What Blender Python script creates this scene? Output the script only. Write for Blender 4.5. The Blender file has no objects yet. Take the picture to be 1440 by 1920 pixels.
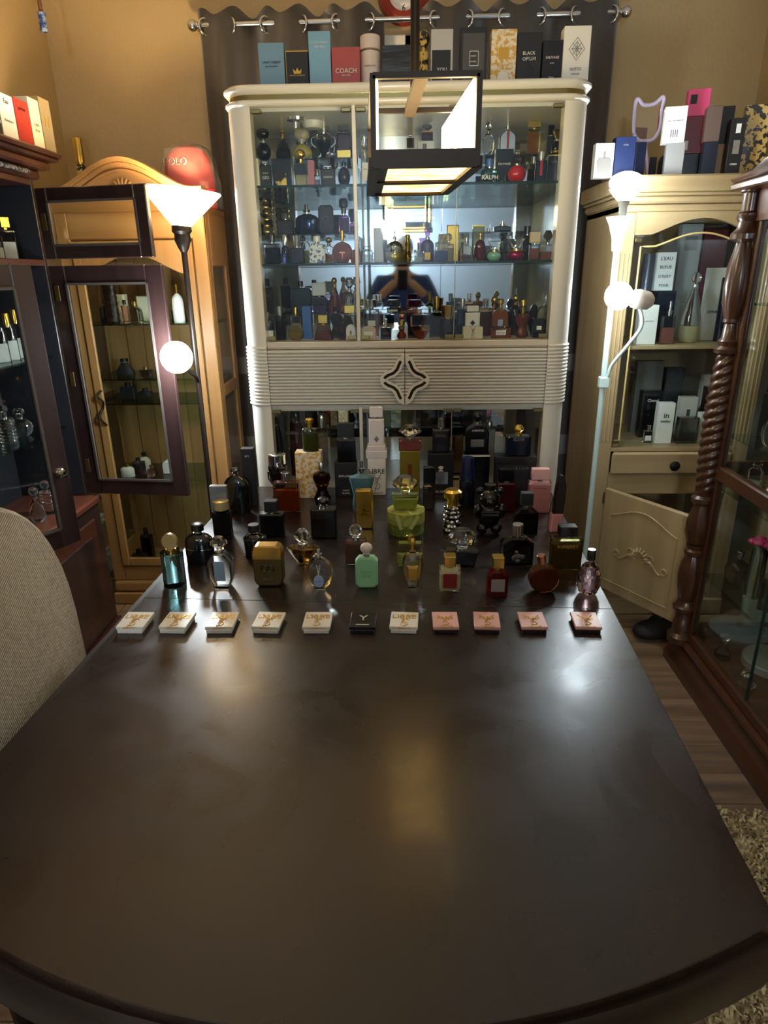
import bpy, bmesh, math, random
import numpy as np
from mathutils import Matrix, Vector
random.seed(7)
PI = math.pi
SC = bpy.context.scene
COL = SC.collection

# ------------------------------------------------------------------ camera
F, CX, CY, H = 1227.0, 720.0, 960.0, 1.467
def cam_ray(x, y):
    v = np.array([(x-CX)/F, -(y-CY)/F, -1.0]); return v/np.linalg.norm(v)
_dy = cam_ray(755, 510); _dz = -cam_ray(765, 4310)
_dz = _dz-_dy*_dz.dot(_dy); _dz /= np.linalg.norm(_dz); _dx = np.cross(_dy, _dz)
ROT = np.array([_dx, _dy, _dz])
def P(x, y, X=None, Y=None, Z=None):
    """pixel of the 1440x1920 photograph -> point on a plane of the room"""
    d = ROT@cam_ray(x, y)
    t = X/d[0] if X is not None else (Y/d[1] if Y is not None else (Z-H)/d[2])
    return Vector((t*d[0], t*d[1], H+t*d[2]))
def px_size(n, p):
    """n pixels at point p -> metres"""
    v = ROT.T@(np.array(p)-np.array([0, 0, H])); return n*(-v[2])/F
cd = bpy.data.cameras.new('camera'); cam = bpy.data.objects.new('camera', cd); COL.objects.link(cam)
cd.sensor_fit = 'HORIZONTAL'; cd.sensor_width = 36.0; cd.lens = F/1440*36; cd.clip_start = 0.02
m4 = Matrix([list(ROT[i])+[0] for i in range(3)]+[[0, 0, 0, 1]]); m4.translation = Vector((0, 0, H))
cam.matrix_world = m4; SC.camera = cam

# ------------------------------------------------------------------ world and exposure
w = bpy.data.worlds.new('world'); SC.world = w; w.use_nodes = True
w.node_tree.nodes['Background'].inputs[0].default_value = (0.9, 0.93, 1, 1)
w.node_tree.nodes['Background'].inputs[1].default_value = 0.0
SC.view_settings.view_transform = 'Standard'; SC.view_settings.look = 'None'
SC.view_settings.exposure = 1.65; SC.view_settings.gamma = 1.0
# strength of the lamps the room has (emission of shade, bulbs, panes)
E_SHADE, E_BALL, E_RTOP, E_RBALL, E_PANE, E_REAR = 5.5, 62.0, 38.0, 32.0, 6.5, 62.0
WARM, COOL, AMBER = (1.0, 0.72, 0.38), (0.86, 0.95, 1.0), (1.0, 0.68, 0.25)

# ------------------------------------------------------------------ materials
MATS = {}
def nm(name):
    m = bpy.data.materials.new(name); m.use_nodes = True
    nt = m.node_tree; b = nt.nodes['Principled BSDF']; return m, nt, b
def srgb(h):
    if isinstance(h, str):
        c = [int(h[i:i+2], 16)/255 for i in (0, 2, 4)]
        return tuple(((x+.055)/1.055)**2.4 if x > .04045 else x/12.92 for x in c)
    return h
def mat(name, col=(.8, .8, .8), rough=.5, metal=0, coat=0, emit=0, spec=.5, sheen=0):
    if name in MATS: return MATS[name]
    m, nt, b = nm(name); c = srgb(col)
    b.inputs['Base Color'].default_value = (*c, 1); b.inputs['Roughness'].default_value = rough
    b.inputs['Metallic'].default_value = metal; b.inputs['Coat Weight'].default_value = coat
    b.inputs['Coat Roughness'].default_value = .06; b.inputs['Specular IOR Level'].default_value = spec
    if emit: b.inputs['Emission Color'].default_value = (*c, 1); b.inputs['Emission Strength'].default_value = emit
    MATS[name] = m; return m
def tex(nt, scale, detail=4, stretch=None, kind='ShaderNodeTexNoise', coord='Object'):
    tc = nt.nodes.new('ShaderNodeTexCoord'); n = nt.nodes.new(kind)
    src = tc.outputs[coord]
    if stretch:
        mp = nt.nodes.new('ShaderNodeMapping'); mp.inputs['Scale'].default_value = stretch
        nt.links.new(src, mp.inputs[0]); src = mp.outputs[0]
    nt.links.new(src, n.inputs['Vector']); n.inputs['Scale'].default_value = scale
    if 'Detail' in n.inputs: n.inputs['Detail'].default_value = detail
    return n
def ramp(nt, fac, stops):
    r = nt.nodes.new('ShaderNodeValToRGB'); el = r.color_ramp.elements
    while len(el) < len(stops): el.new(.5)
    for e, (p, c) in zip(el, stops): e.position = p; e.color = (*srgb(c), 1)
    nt.links.new(fac, r.inputs[0]); return r
def bump(nt, b, fac, strength, dist=.01):
    n = nt.nodes.new('ShaderNodeBump'); n.inputs['Strength'].default_value = strength; n.inputs['Distance'].default_value = dist
    nt.links.new(fac, n.inputs['Height']); nt.links.new(n.outputs[0], b.inputs['Normal'])
def wood(name, c0, c1, axis='z', rough=.42, scale=9, coat=.15, c2=None):
    if name in MATS: return MATS[name]
    m, nt, b = nm(name); st = {'x': (.06, 1, 1), 'y': (1, .06, 1), 'z': (1, 1, .06)}[axis]
    n = tex(nt, scale*3, 6, st); n2 = tex(nt, scale*.7, 3, st)
    mx = nt.nodes.new('ShaderNodeMath'); mx.operation = 'MULTIPLY_ADD'; mx.inputs[1].default_value = .55
    nt.links.new(n.outputs[0], mx.inputs[0]); h2 = nt.nodes.new('ShaderNodeMath'); h2.operation = 'MULTIPLY'; h2.inputs[1].default_value = .45
    nt.links.new(n2.outputs[0], h2.inputs[0]); nt.links.new(h2.outputs[0], mx.inputs[2])
    r = ramp(nt, mx.outputs[0], [(.32, c0), (.68, c1)] if not c2 else [(.3, c0), (.5, c1), (.7, c2)])
    nt.links.new(r.outputs[0], b.inputs['Base Color']); b.inputs['Roughness'].default_value = rough
    b.inputs['Coat Weight'].default_value = coat; b.inputs['Coat Roughness'].default_value = .15
    bump(nt, b, mx.outputs[0], .12, .004); MATS[name] = m; return m
def thin_glass(name, col=(1, 1, 1), body=0.0, rough=.02, ior=1.45, dirt=0):
    """clear or tinted glass: transparent + Fresnel reflection, BODY = share of the colour that scatters"""
    if name in MATS: return MATS[name]
    m, nt, b = nm(name); nt.nodes.remove(b); out = nt.nodes['Material Output']; c = srgb(col)
    t = nt.nodes.new('ShaderNodeBsdfTransparent'); t.inputs[0].default_value = (*c, 1)
    g = nt.nodes.new('ShaderNodeBsdfGlossy'); g.inputs['Roughness'].default_value = rough
    fr = nt.nodes.new('ShaderNodeFresnel'); ge = nt.nodes.new('ShaderNodeNewGeometry'); mi = nt.nodes.new('ShaderNodeMath'); mi.operation = 'MULTIPLY_ADD'
    mi.inputs[1].default_value = 1/ior-ior; mi.inputs[2].default_value = ior; nt.links.new(ge.outputs['Backfacing'], mi.inputs[0]); nt.links.new(mi.outputs[0], fr.inputs[0])   # same reflection on both faces
    src = t.outputs[0]
    if body or dirt:
        d = nt.nodes.new('ShaderNodeBsdfDiffuse'); d.inputs[0].default_value = (*(c if body else (.5, .5, .5)), 1)
        mx = nt.nodes.new('ShaderNodeMixShader'); mx.inputs[0].default_value = body
        if dirt:
            n = tex(nt, 22, 8); r = ramp(nt, n.outputs[0], [(.5, (0, 0, 0)), (.85, (dirt, dirt, dirt))]); nt.links.new(r.outputs[0], mx.inputs[0])
        nt.links.new(src, mx.inputs[1]); nt.links.new(d.outputs[0], mx.inputs[2]); src = mx.outputs[0]
    m2 = nt.nodes.new('ShaderNodeMixShader'); nt.links.new(fr.outputs[0], m2.inputs[0])
    nt.links.new(src, m2.inputs[1]); nt.links.new(g.outputs[0], m2.inputs[2]); nt.links.new(m2.outputs[0], out.inputs[0])
    MATS[name] = m; return m
def crystal(name, col=(1, 1, 1), rough=.0, ior=1.45):
    if name in MATS: return MATS[name]
    m, nt, b = nm(name); b.inputs['Base Color'].default_value = (*[x**.55 for x in srgb(col)], 1)
    b.inputs['Transmission Weight'].default_value = 1; b.inputs['Roughness'].default_value = rough; b.inputs['IOR'].default_value = ior
    MATS[name] = m; return m
def mix_mat(name, c0, c1, scale, lo=.45, hi=.6, rough=.4, kind='ShaderNodeTexNoise', metal=0, bmp=0, stretch=None):
    if name in MATS: return MATS[name]
    m, nt, b = nm(name); n = tex(nt, scale, 4, stretch, kind)
    r = ramp(nt, n.outputs[0], [(lo, c0), (hi, c1)]); nt.links.new(r.outputs[0], b.inputs['Base Color'])
    b.inputs['Roughness'].default_value = rough; b.inputs['Metallic'].default_value = metal
    if bmp: bump(nt, b, n.outputs[0], bmp)
    MATS[name] = m; return m
def emitter(name, col, strength):
    if name in MATS: return MATS[name]
    m, nt, b = nm(name); nt.nodes.remove(b); e = nt.nodes.new('ShaderNodeEmission')
    e.inputs[0].default_value = (*col, 1); e.inputs[1].default_value = strength
    nt.links.new(e.outputs[0], nt.nodes['Material Output'].inputs[0]); MATS[name] = m; return m

G_ = {'clear': 'F4F8F6', 'amber': 'D08038', 'honey': 'E0A030', 'pale': 'E9E0B8', 'pink': 'E9A9B0', 'rose': 'C98878', 'red': 'A81420', 'wine': '5A1018',
      'navy': '16224A', 'blue': '2F58A8', 'green': '7FB090', 'lime': 'D3D98C', 'yellow': 'D8C648', 'purple': '6A2C78', 'magenta': 'B03070', 'smoke': '4A4642',
      'teal': '4E9EA2', 'brown': '8A5230', 'olive': '857335', 'lilac': 'B9A8D0', 'dark': '1A1412', 'aqua': '62BEBE'}
O_ = {'black': ('0B0B0E', .18), 'matte': ('131215', .5), 'navy': ('0B1020', .2), 'white': ('ECE9E2', .3), 'cream': ('E3D9BE', .35), 'pink': ('E3AEB6', .35), 'teal': ('3E7D92', .35),
      'wine': ('3A0C14', .15), 'red': ('B01822', .2), 'brown': ('3A2114', .3), 'grey': ('8B8A88', .4), 'beige': ('C9B394', .4), 'mint': ('8FC79A', .5), 'blue': ('2E5FA8', .3),
      'purple': ('3B1E58', .2), 'sky': ('5E97B8', .4), 'hotpink': ('E84A84', .4), 'orange': ('D98A3A', .4), 'maroon': ('6E1420', .4), 'green': ('8A9A3C', .5), 'lav': ('C9BCE0', .3), 'darkbrown': ('2A1A12', .3), 'tan': ('A07848', .4), 'silverpaper': ('B8B6B2', .35)}
M_ = {'gold': ('D9B45A', .22), 'silver': ('C9CACC', .18), 'chrome': ('DADDE0', .06), 'bronze': ('5A4026', .35), 'gun': ('4A4B50', .25), 'rosegold': ('D0957A', .25), 'oldgold': ('A98A3E', .35)}
def MT(k):
    """'g:' tinted glass, 'l:' liquid, 'o:' opaque, 'm:' metal, 'x:' cut crystal"""
    if not isinstance(k, str): return k
    t, n = k.split(':')
    if t == 'g': return crystal('glass_'+n, G_[n], .01, 1.38)
    if t == 'l': return thin_glass('liquid_'+n, G_[n], .38, ior=1.2)
    if t == 'x': return crystal('crystal_'+n, G_[n])
    if t == 'o': return mat('opaque_'+n, *O_[n], coat=.2 if O_[n][1] < .25 else 0)
    return mat('metal_'+n, *M_[n], metal=1)

# ------------------------------------------------------------------ geometry helpers
class G:
    """collects shapes; build() links them as ONE mesh object"""
    def __init__(s): s.v = []; s.f = []
    def add(s, vs, fs):
        o = len(s.v); s.v += [tuple(v) for v in vs]; s.f += [tuple(i+o for i in f) for f in fs]; return s
    def box(s, x0, x1, y0, y1, z0, z1, b=0, rot=None, piv=None):
        if b:
            b = min(b, abs(x1-x0)*.45, abs(y1-y0)*.45, abs(z1-z0)*.45); vs = []
            for sx, sy, sz in [(i, j, k) for i in (0, 1) for j in (0, 1) for k in (0, 1)]:
                X, Y, Z = (x0, x1)[sx], (y0, y1)[sy], (z0, z1)[sz]; dx, dy, dz = (b, -b)[sx], (b, -b)[sy], (b, -b)[sz]
                vs += [(X, Y+dy, Z+dz), (X+dx, Y, Z+dz), (X+dx, Y+dy, Z)]
            def q(i, j, k): return (i*4+j*2+k)*3
            fs = []
            for a in range(3):
                for side in (0, 1):
                    c = []
                    for u, v in ((0, 0), (1, 0), (1, 1), (0, 1)):
                        t = [0, 0, 0]; t[a] = side; t[(a+1) % 3] = u; t[(a+2) % 3] = v; c.append(q(*t)+a)
                    fs.append(c if side else c[::-1])
            for a in range(3):       # edges along a
                for u in (0, 1):
                    for v in (0, 1):
                        t0 = [0, 0, 0]; t1 = [0, 0, 0]; t1[a] = 1
                        for t in (t0, t1): t[(a+1) % 3] = u; t[(a+2) % 3] = v
                        A, B = q(*t0), q(*t1); p, r = (a+1) % 3, (a+2) % 3
                        f = [A+p, A+r, B+r, B+p]; fs.append(f if (u == v) else f[::-1])
            for i in (0, 1):
                for j in (0, 1):
                    for k in (0, 1):
                        A = q(i, j, k); f = [A, A+1, A+2]; fs.append(f if (i+j+k) % 2 else f[::-1])
        else:
            vs = [(x, y, z) for x in (x0, x1) for y in (y0, y1) for z in (z0, z1)]
            fs = [(0, 1, 3, 2), (4, 6, 7, 5), (0, 4, 5, 1), (2, 3, 7, 6), (0, 2, 6, 4), (1, 5, 7, 3)]
        if rot is not None:
            pv = Vector(piv or ((x0+x1)/2, (y0+y1)/2, (z0+z1)/2)); vs = [rot@(Vector(v)-pv)+pv for v in vs]
        return s.add(vs, fs)
    def lathe(s, prof, c=(0, 0, 0), seg=20, sx=1, sy=1, mat4=None, fn=None):
        vs, fs, n = [], [], len(prof)
        for i in range(seg):
            a = 2*PI*i/seg
            for r, z in prof:
                rr = r*fn(a, z) if fn else r
                vs.append(Vector((rr*math.cos(a)*sx, rr*math.sin(a)*sy, z)))
        for i in range(seg):
            j = (i+1) % seg
            for k in range(n-1):
                if prof[k][0] == 0 and prof[k+1][0] == 0: continue
                fs.append((i*n+k, j*n+k, j*n+k+1, i*n+k+1))
        if mat4 is not None: vs = [mat4@v for v in vs]
        return s.add([v+Vector(c) for v in vs], fs)
    def prism(s, poly, y0, y1, c=(0, 0, 0), ch=0, plane='xz'):
        """outline (a,b) extruded along the third axis, with a chamfer"""
        n = len(poly); cx = sum(p[0] for p in poly)/n; cz = (min(p[1] for p in poly)+max(p[1] for p in poly))/2
        w_ = max(p[0] for p in poly)-min(p[0] for p in poly); h_ = max(p[1] for p in poly)-min(p[1] for p in poly)
        kx, kz = (1-2*ch/w_ if w_ else 1), (1-2*ch/h_ if h_ else 1)
        small = [((x-cx)*kx+cx, (z-cz)*kz+cz) for x, z in poly]
        rings = [(small, y0), (poly, y0+ch), (poly, y1-ch), (small, y1)] if ch else [(poly, y0), (poly, y1)]
        def pt(a, b, t): return {'xz': (a, t, b), 'xy': (a, b, t), 'yz': (t, a, b)}[plane]
        vs = [Vector(pt(a, b, t))+Vector(c) for ring, t in rings for a, b in ring]; fs = []
        for k in range(len(rings)-1):
            for i in range(n):
                j = (i+1) % n; fs.append((k*n+i, k*n+j, (k+1)*n+j, (k+1)*n+i))
        fs.append(tuple(range(n))[::-1]); fs.append(tuple((len(rings)-1)*n+i for i in range(n)))
        return s.add(vs, fs)
    def tube(s, pts, r, seg=8, closed=False):
        pts = [Vector(p) for p in pts]; n = len(pts); vs, fs = [], []; up = None
        for i, p in enumerate(pts):
            a = pts[(i+1) % n] if (closed or i < n-1) else p; b = pts[i-1] if (closed or i > 0) else p
            t = (a-b).normalized()
            if up is None: up = Vector((0, 0, 1)) if abs(t.z) < .9 else Vector((0, 1, 0))
            u = (up-t*up.dot(t)).normalized(); up = u; v = t.cross(u)
            rr = r[i] if isinstance(r, (list, tuple)) else r
            vs += [p+(u*math.cos(2*PI*k/seg)+v*math.sin(2*PI*k/seg))*rr for k in range(seg)]
        for i in range(n if closed else n-1):
            for k in range(seg):
                a, b = i*seg+k, i*seg+(k+1) % seg; c2 = ((i+1) % n)*seg
                fs.append((a, b, c2+(k+1) % seg, c2+k))
        if not closed: fs += [tuple(range(seg))[::-1], tuple((n-1)*seg+k for k in range(seg))]
        return s.add(vs, fs)
    def ball(s, c, r, sx=1, sy=1, sz=1, seg=16, rings=10):
        return s.lathe([(r*math.sin(PI*i/rings), -r*sz*math.cos(PI*i/rings)) for i in range(rings+1)], c, seg, sx, sy)
    def bar(s, a, b, w_, h_):
        """square bar from a to b"""
        a, b = Vector(a), Vector(b); t = (b-a).normalized(); up = Vector((0, 0, 1)) if abs(t.z) < .95 else Vector((0, 1, 0))
        u = t.cross(up).normalized(); v = u.cross(t)
        vs = [p+u*(i*w_/2)+v*(j*h_/2) for p in (a, b) for i, j in ((-1, -1), (1, -1), (1, 1), (-1, 1))]
        return s.add(vs, [(0, 1, 2, 3), (7, 6, 5, 4), (0, 4, 5, 1), (1, 5, 6, 2), (2, 6, 7, 3), (3, 7, 4, 0)])
    def build(s, name, material, parent=None, smooth=None, loc=None):
        me = bpy.data.meshes.new(name); me.from_pydata([tuple(v) for v in s.v], [], s.f); me.validate(); 
        bm = bmesh.new(); bm.from_mesh(me); bmesh.ops.remove_doubles(bm, verts=bm.verts, dist=1e-6)
        bmesh.ops.recalc_face_normals(bm, faces=bm.faces); bm.to_mesh(me); bm.free()
        if smooth is not None:
            for p in me.polygons: p.use_smooth = True
            me.set_sharp_from_angle(angle=math.radians(smooth))
        me.materials.append(MT(material) if isinstance(material, str) else material)
        o = bpy.data.objects.new(name, me); COL.objects.link(o)
        if parent: o.parent = parent
        if loc is not None: o.location = loc
        return o
def thing(name, label, cat, loc=(0, 0, 0), rz=0, group=None):
    o = bpy.data.objects.new(name, None); COL.objects.link(o); o.location = loc; o.rotation_euler = (0, 0, rz)
    return tag(o, label, cat, group)
def tag(o, label, cat, group=None):
    o['label'] = label; o['category'] = cat
    if group: o['group'] = group
    return o
def struct(o): o['kind'] = 'structure'; return o

TEXTS = {}
def text_mesh(s):
    """flat letters, unit width, centred, in the x-z plane facing -y"""
    if s not in TEXTS:
        cu = bpy.data.curves.new('lettering', 'FONT'); cu.body = s; cu.align_x = 'CENTER'; cu.align_y = 'CENTER'; cu.resolution_u = 2; cu.extrude = .012
        o = bpy.data.objects.new('lettering', cu); COL.objects.link(o)
        dg = bpy.context.evaluated_depsgraph_get(); me = bpy.data.meshes.new_from_object(o.evaluated_get(dg))
        bpy.data.objects.remove(o); xs = [v.co.x for v in me.vertices]; ys = [v.co.y for v in me.vertices]
        wd, cx, cy = max(xs)-min(xs), (max(xs)+min(xs))/2, (max(ys)+min(ys))/2
        for v in me.vertices: v.co = Vector(((v.co.x-cx)/wd, -v.co.z/wd, (v.co.y-cy)/wd))
        TEXTS[s] = ([tuple(v.co) for v in me.vertices], [tuple(p.vertices) for p in me.polygons])
    return TEXTS[s]
def lettering(s, parent, loc, width, material, flat=False, rz=0, tall=1, face=None):
    vs, fs = text_mesh(s); g = G()
    pts = [Vector((x*width, min(y*width, 0)-.0002 if y <= 0 else .0005, z*width*tall)) for x, y, z in vs]
    if flat: pts = [Vector((p.x, p.z, -p.y)) for p in pts]
    if face == 'x': pts = [Vector((-p.y, p.x, p.z)) for p in pts]
    if face == '-x': pts = [Vector((p.y, -p.x, p.z)) for p in pts]
    if rz: pts = [Matrix.Rotation(rz, 3, 'Z')@p for p in pts]
    g.add([p+Vector(loc) for p in pts], fs); o = g.build('lettering', material, parent); return o
def monogram(parent, loc, size, material, flat=False):
    """three thin letters woven over one another"""
    g = G(); r = size*.015
    strokes = [[(-.34, .62), (.02, .12)], [(.34, .62), (.02, .12), (-.12, -.12)], [(.2, .16), (.1, .26), (-.06, .22), (-.1, .08), (.1, -.06), (.16, -.2), (.04, -.34), (-.14, -.28)], [(.1, .3), (-.12, -.52), (-.22, -.58), (.3, -.5)]]
    for st in strokes:
        pts = [Vector((x*size, -r*.3, z*size)) for x, z in st]
        if flat: pts = [Vector((p.x, p.z, r*.3)) for p in pts]
        g.tube([p+Vector(loc) for p in pts], r, 6)
    return g.build('monogram', material, parent)

# ------------------------------------------------------------------ the room
XL, XR, YB, YF, ZC = -1.56, 1.56, 3.38, -2.6, 2.75
def wall_paint(name, c):
    m, nt, b = nm(name); n = tex(nt, 55, 4); n2 = tex(nt, 2, 3)
    r = ramp(nt, n2.outputs[0], [(.3, c), (.7, tuple(min(1, x*1.08) for x in srgb(c)))]); nt.links.new(r.outputs[0], b.inputs['Base Color'])
    b.inputs['Roughness'].default_value = .6; bump(nt, b, n.outputs[0], .35, .006); return m
PAINT = wall_paint('tan_paint', 'B39B70'); PALE = wall_paint('pale_paint', '8E9AAE'); CEIL = wall_paint('ceiling_paint', 'DAD4C6')
struct(G().box(XL-.1, XR+.1, YB, YB+.1, 0, ZC).build('wall_back', PAINT))
struct(G().box(XL-.1, XL, YF, YB, 0, ZC).build('wall_left', PAINT))
struct(G().box(XR, XR+.1, YF, YB, 0, ZC).build('wall_right', PAINT))
struct(G().box(XL-.1, XR+.1, YF-.1, YF, 0, ZC).build('wall_front', PALE))
struct(G().box(XL-.1, XR+.1, YF-.1, YB+.1, ZC, ZC+.1).build('ceiling', CEIL))
flo = struct(G().box(XL-.1, XR+.1, YF-.1, YB+.1, -.1, -.012).build('floor', mat('subfloor', '1E1610', .8)))
PLK = []
for i, (a, b, c) in enumerate((('463426', '806650', 'A68E70'), ('3C2D22', '705844', '967C60'), ('523E2E', '8C7258', 'B29876'))):
    PLK.append(wood('plank_%d' % i, a, b, 'x', .4, 8, .1, c))
pw, pl = .125, 1.22; nrow = int((YB-YF)/pw)+1; pm = {}
for r in range(nrow):
    y0 = YF+r*pw; y1 = min(y0+pw, YB); x0 = XL-(r*.43 % pl)
    while x0 < XR:
        a, b = max(x0, XL), min(x0+pl, XR)
        if b-a > .02 and y1-y0 > .02:
            k = (round(b-a, 3), round(y1-y0, 3), (r*7+int(x0*10)) % 3)
            if k not in pm:
                o = G().box(0, b-a-.002, 0, y1-y0-.002, -.012, 0, .0015).build('plank', PLK[k[2]], flo); pm[k] = o.data
            else:
                o = bpy.data.objects.new('plank', pm[k]); COL.objects.link(o); o.parent = flo
            o.location = (a+.001, y0+.001, 0)
        x0 += pl
WHITE_TRIM = mat('white_trim', 'CFC9B8', .4)
def baseboard(name, a, b, c, d):
    g = G(); g.box(a, b, c, d, 0, .10, .004)
    g.box(a if a != XL else XL, b-(.006 if a == XL else 0), c, d, .10, .13, .005); struct(g.build(name, WHITE_TRIM))
baseboard('baseboard_left', XL, XL+.018, YF, YB); baseboard('baseboard_right', XR-.018, XR, YF, YB); baseboard('baseboard_back', XL+.02, XR-.02, YB-.018, YB)
# the window behind the curtains
wz = P(745, 66, Y=3.36).z
wn = struct(G().box(-.8, .86, YB-.012, YB-.001, .95, wz).build('window_1', mat('night_glass', '0A0C10', .05)))
g = G()
for x in (-.8, .01, .82): g.box(x, x+.05, YB-.03, YB-.001, .95, wz, .004)
for z in (.95, 1.7, wz-.05): g.box(-.8, .87, YB-.03, YB-.001, z, z+.05, .004)
g.build('window_frame', WHITE_TRIM, wn)
# outlet on the side wall
p = P(175, 985, X=XL)
ot = thing('wall_outlet', 'white wall outlet plate on tan wall beside the dark cabinet', 'outlet', (XL, p.y, p.z))
WP = mat('white_plastic', 'DDD8CC', .35)
G().box(0, .006, -.04, .04, -.07, .07, .003).build('plate', WP, ot)
for dz in (-.03, .03): G().box(.005, .008, -.017, .017, dz-.014, dz+.014, .002).build('socket', mat('socket_grey', 'B5B0A6', .4), ot)
pl_ = thing('power_plug', 'white plug adapter with a cord in the wall outlet', 'plug', (XL+.0085, p.y, p.z+.03))
G().box(0, .045, -.03, .03, -.022, .028, .006).build('plug_body', WP, pl_)
a = P(200, 985, X=XL+.05)
pts = [(0.04, 0, 0), (.075, .0, -.01), (.09, -.01, -.06), (.09, -.02, -.18), (.12, -.07, -.27), (.155, -.16, -p.z-.03+.0055), (.165, -.26, -p.z-.03+.0055), (.17, -.36, -p.z-.03+.0055), (.19, -.46, -p.z-.03+.0055)]
def smooth_path(pts, n=6):
    pts = [Vector(q) for q in pts]; out = []
    for i in range(len(pts)-1):
        p0, p1, p2, p3 = pts[max(i-1, 0)], pts[i], pts[i+1], pts[min(i+2, len(pts)-1)]
        for k in range(n):
            t = k/n; out.append(.5*((2*p1)+(p2-p0)*t+(2*p0-5*p1+4*p2-p3)*t*t+(-p0+3*p1-3*p2+p3)*t**3))
    return out+[pts[-1]]
G().tube(smooth_path(pts), .004).build('cord', WP, pl_, 40)
q = P(202, 1128, Z=.02)
ps = thing('power_strip', 'small white power strip lying on floor by the baseboard', 'power strip', (-1.457, 2.66, 0), .1)
G().box(-.03, .03, -.11, .11, 0, .035, .006).build('strip_body', WP, ps)
for k in range(3): G().box(-.016, .016, -.08+k*.06, -.04+k*.06, .035, .037, .001).build('socket', mat('socket_grey', 'B5B0A6', .4), ps)

# ------------------------------------------------------------------ dining table
def tpx(x, y, z=.75): return P(x, y, Z=z)
def table_wood(name):
    m, nt, b = nm(name); n = tex(nt, 5, 6, (1, .25, 1)); n2 = tex(nt, 4.5, 8); n2.inputs['Distortion'].default_value = 1.6; n3 = tex(nt, 60, 3, (1, .05, 1))
    r = ramp(nt, n.outputs[0], [(.3, '160E0C'), (.7, '291B16')]); nt.links.new(r.outputs[0], b.inputs['Base Color'])
    r2 = ramp(nt, n2.outputs[0], [(.2, (.19, .19, .19)), (.8, (.40, .40, .40))]); nt.links.new(r2.outputs[0], b.inputs['Roughness'])
    b.inputs['Coat Weight'].default_value = .12; b.inputs['Coat Roughness'].default_value = .12
    bump(nt, b, n3.outputs[0], .04, .002); return m
TW = table_wood('espresso_wood'); EDGE = mat('espresso_edge', '1A110E', .4)
TA = math.radians(-2.7)                                    # the table stands a little askew
tb = thing('dining_table', 'long dark espresso dining table with bowed end and rows of perfume', 'table', (-.075, 1.30, 0), TA)
TWD = 1.087; yb_, yf_ = .905, -.71
def bow(t): return yf_-.155*(1-(2*t)**2)
front = [(TWD*t, bow(t)) for t in [(-.5+i/24) for i in range(25)]]
seam_y = .045
G().prism(front+[(TWD/2, seam_y-.0002), (-TWD/2, seam_y-.0002)], .72, .75, ch=.0012, plane='xy').build('table_leaf', TW, tb)
G().prism([(-TWD/2, seam_y+.0002), (TWD/2, seam_y+.0002), (TWD/2, yb_), (-TWD/2, yb_)], .72, .75, ch=.0012, plane='xy').build('table_leaf', TW, tb)
g = G()
for s in (-1, 1): g.box(s*TWD/2-.02+(.012*s), s*TWD/2+.02-(.02-.012*s) if s > 0 else s*TWD/2+.008, yf_, yb_, .69, .735, .008)
g.prism([(x*1.005, y-.012) for x, y in front]+[(x*.97, y+.05) for x, y in front[::-1]], .66, .735, ch=.01, plane='xy').build('edge_moulding', EDGE, tb, 40)
g = G(); g.box(-.44, .44, -.66, -.64, .6, .72).box(-.44, .44, .76, .78, .6, .72).box(-.46, -.44, -.66, .78, .6, .72).box(.44, .46, -.66, .78, .6, .72)
g.build('apron', EDGE, tb)
for x in (-.42, .42):
    for y in (-.62, .74): G().lathe([(0, 0), (.025, 0), (.03, .05), (.026, .1), (.04, .45), (.045, .58), (.045, .72), (0, .72)], (x, y, 0), 12).build('leg', EDGE, tb, 40)

# ------------------------------------------------------------------ white china hutch
HL, HR, HF, HB = -.537, .561, 2.25, 2.70
LACQ = mat('white_lacquer', 'E0DCD0', .16, coat=.5); LACQ_IN = mat('cream_inside', 'CFC8B8', .3)
PANE = thin_glass('pane_glass', (.95, .98, .97)); HPANE = thin_glass('hutch_pane_glass', (.96, .985, .975)); SHELF = thin_glass('shelf_glass', (.72, .86, .80)); SHELF_EDGE = mat('glass_edge', '16302A', .1)
MIRROR = mat('hutch_mirror', (.80, .82, .82), .03, metal=1); BRASS = mat('brass', '8E845E', .35, metal=1)
hu = thing('china_hutch', 'tall white lacquer china hutch with glass doors and ribbed drawer band', 'hutch', (0, 0, 0))
cw = .078
def col_outline(side, grow=0, n=8):
    """plan of a rounded corner column"""
    xo = (HL-grow) if side < 0 else (HR+grow); xi = (HL+cw) if side < 0 else (HR-cw); s = side; r = .065+grow
    pts = [(xo-s*.018, HB), (xo-s*.018, HF+.05), (xi, HF+.05), (xi, HF-grow)]
    cx_, cy_ = xo-s*r, HF-grow+r
    for i in range(n+1):
        a = -PI/2+s*PI/2*i/n; pts.append((cx_+r*math.cos(a), cy_+r*math.sin(a)))
    pts.append((xo, HB)); return pts if s > 0 else pts[::-1]
Z1, Z2, Z3, Z4 = 1.034, 1.226, 1.251, 1.94
for s in (-1, 1):
    G().prism(col_outline(s), .06, Z1, plane='xy').build('lower_column', LACQ, hu, 50)
    G().prism(col_outline(s), Z2+.01, Z4, plane='xy').build('upper_column', LACQ, hu, 50)
    g = G(); n = 17
    for i in range(n): g.prism(col_outline(s, .006), Z1+(Z2-Z1+.01)*(i+.12)/n, Z1+(Z2-Z1+.01)*(i+.88)/n, ch=.003, plane='xy')
    g.prism(col_outline(s, .001), Z1, Z2+.01, plane='xy'); g.build('ribbed_column', LACQ, hu, 50)
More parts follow.
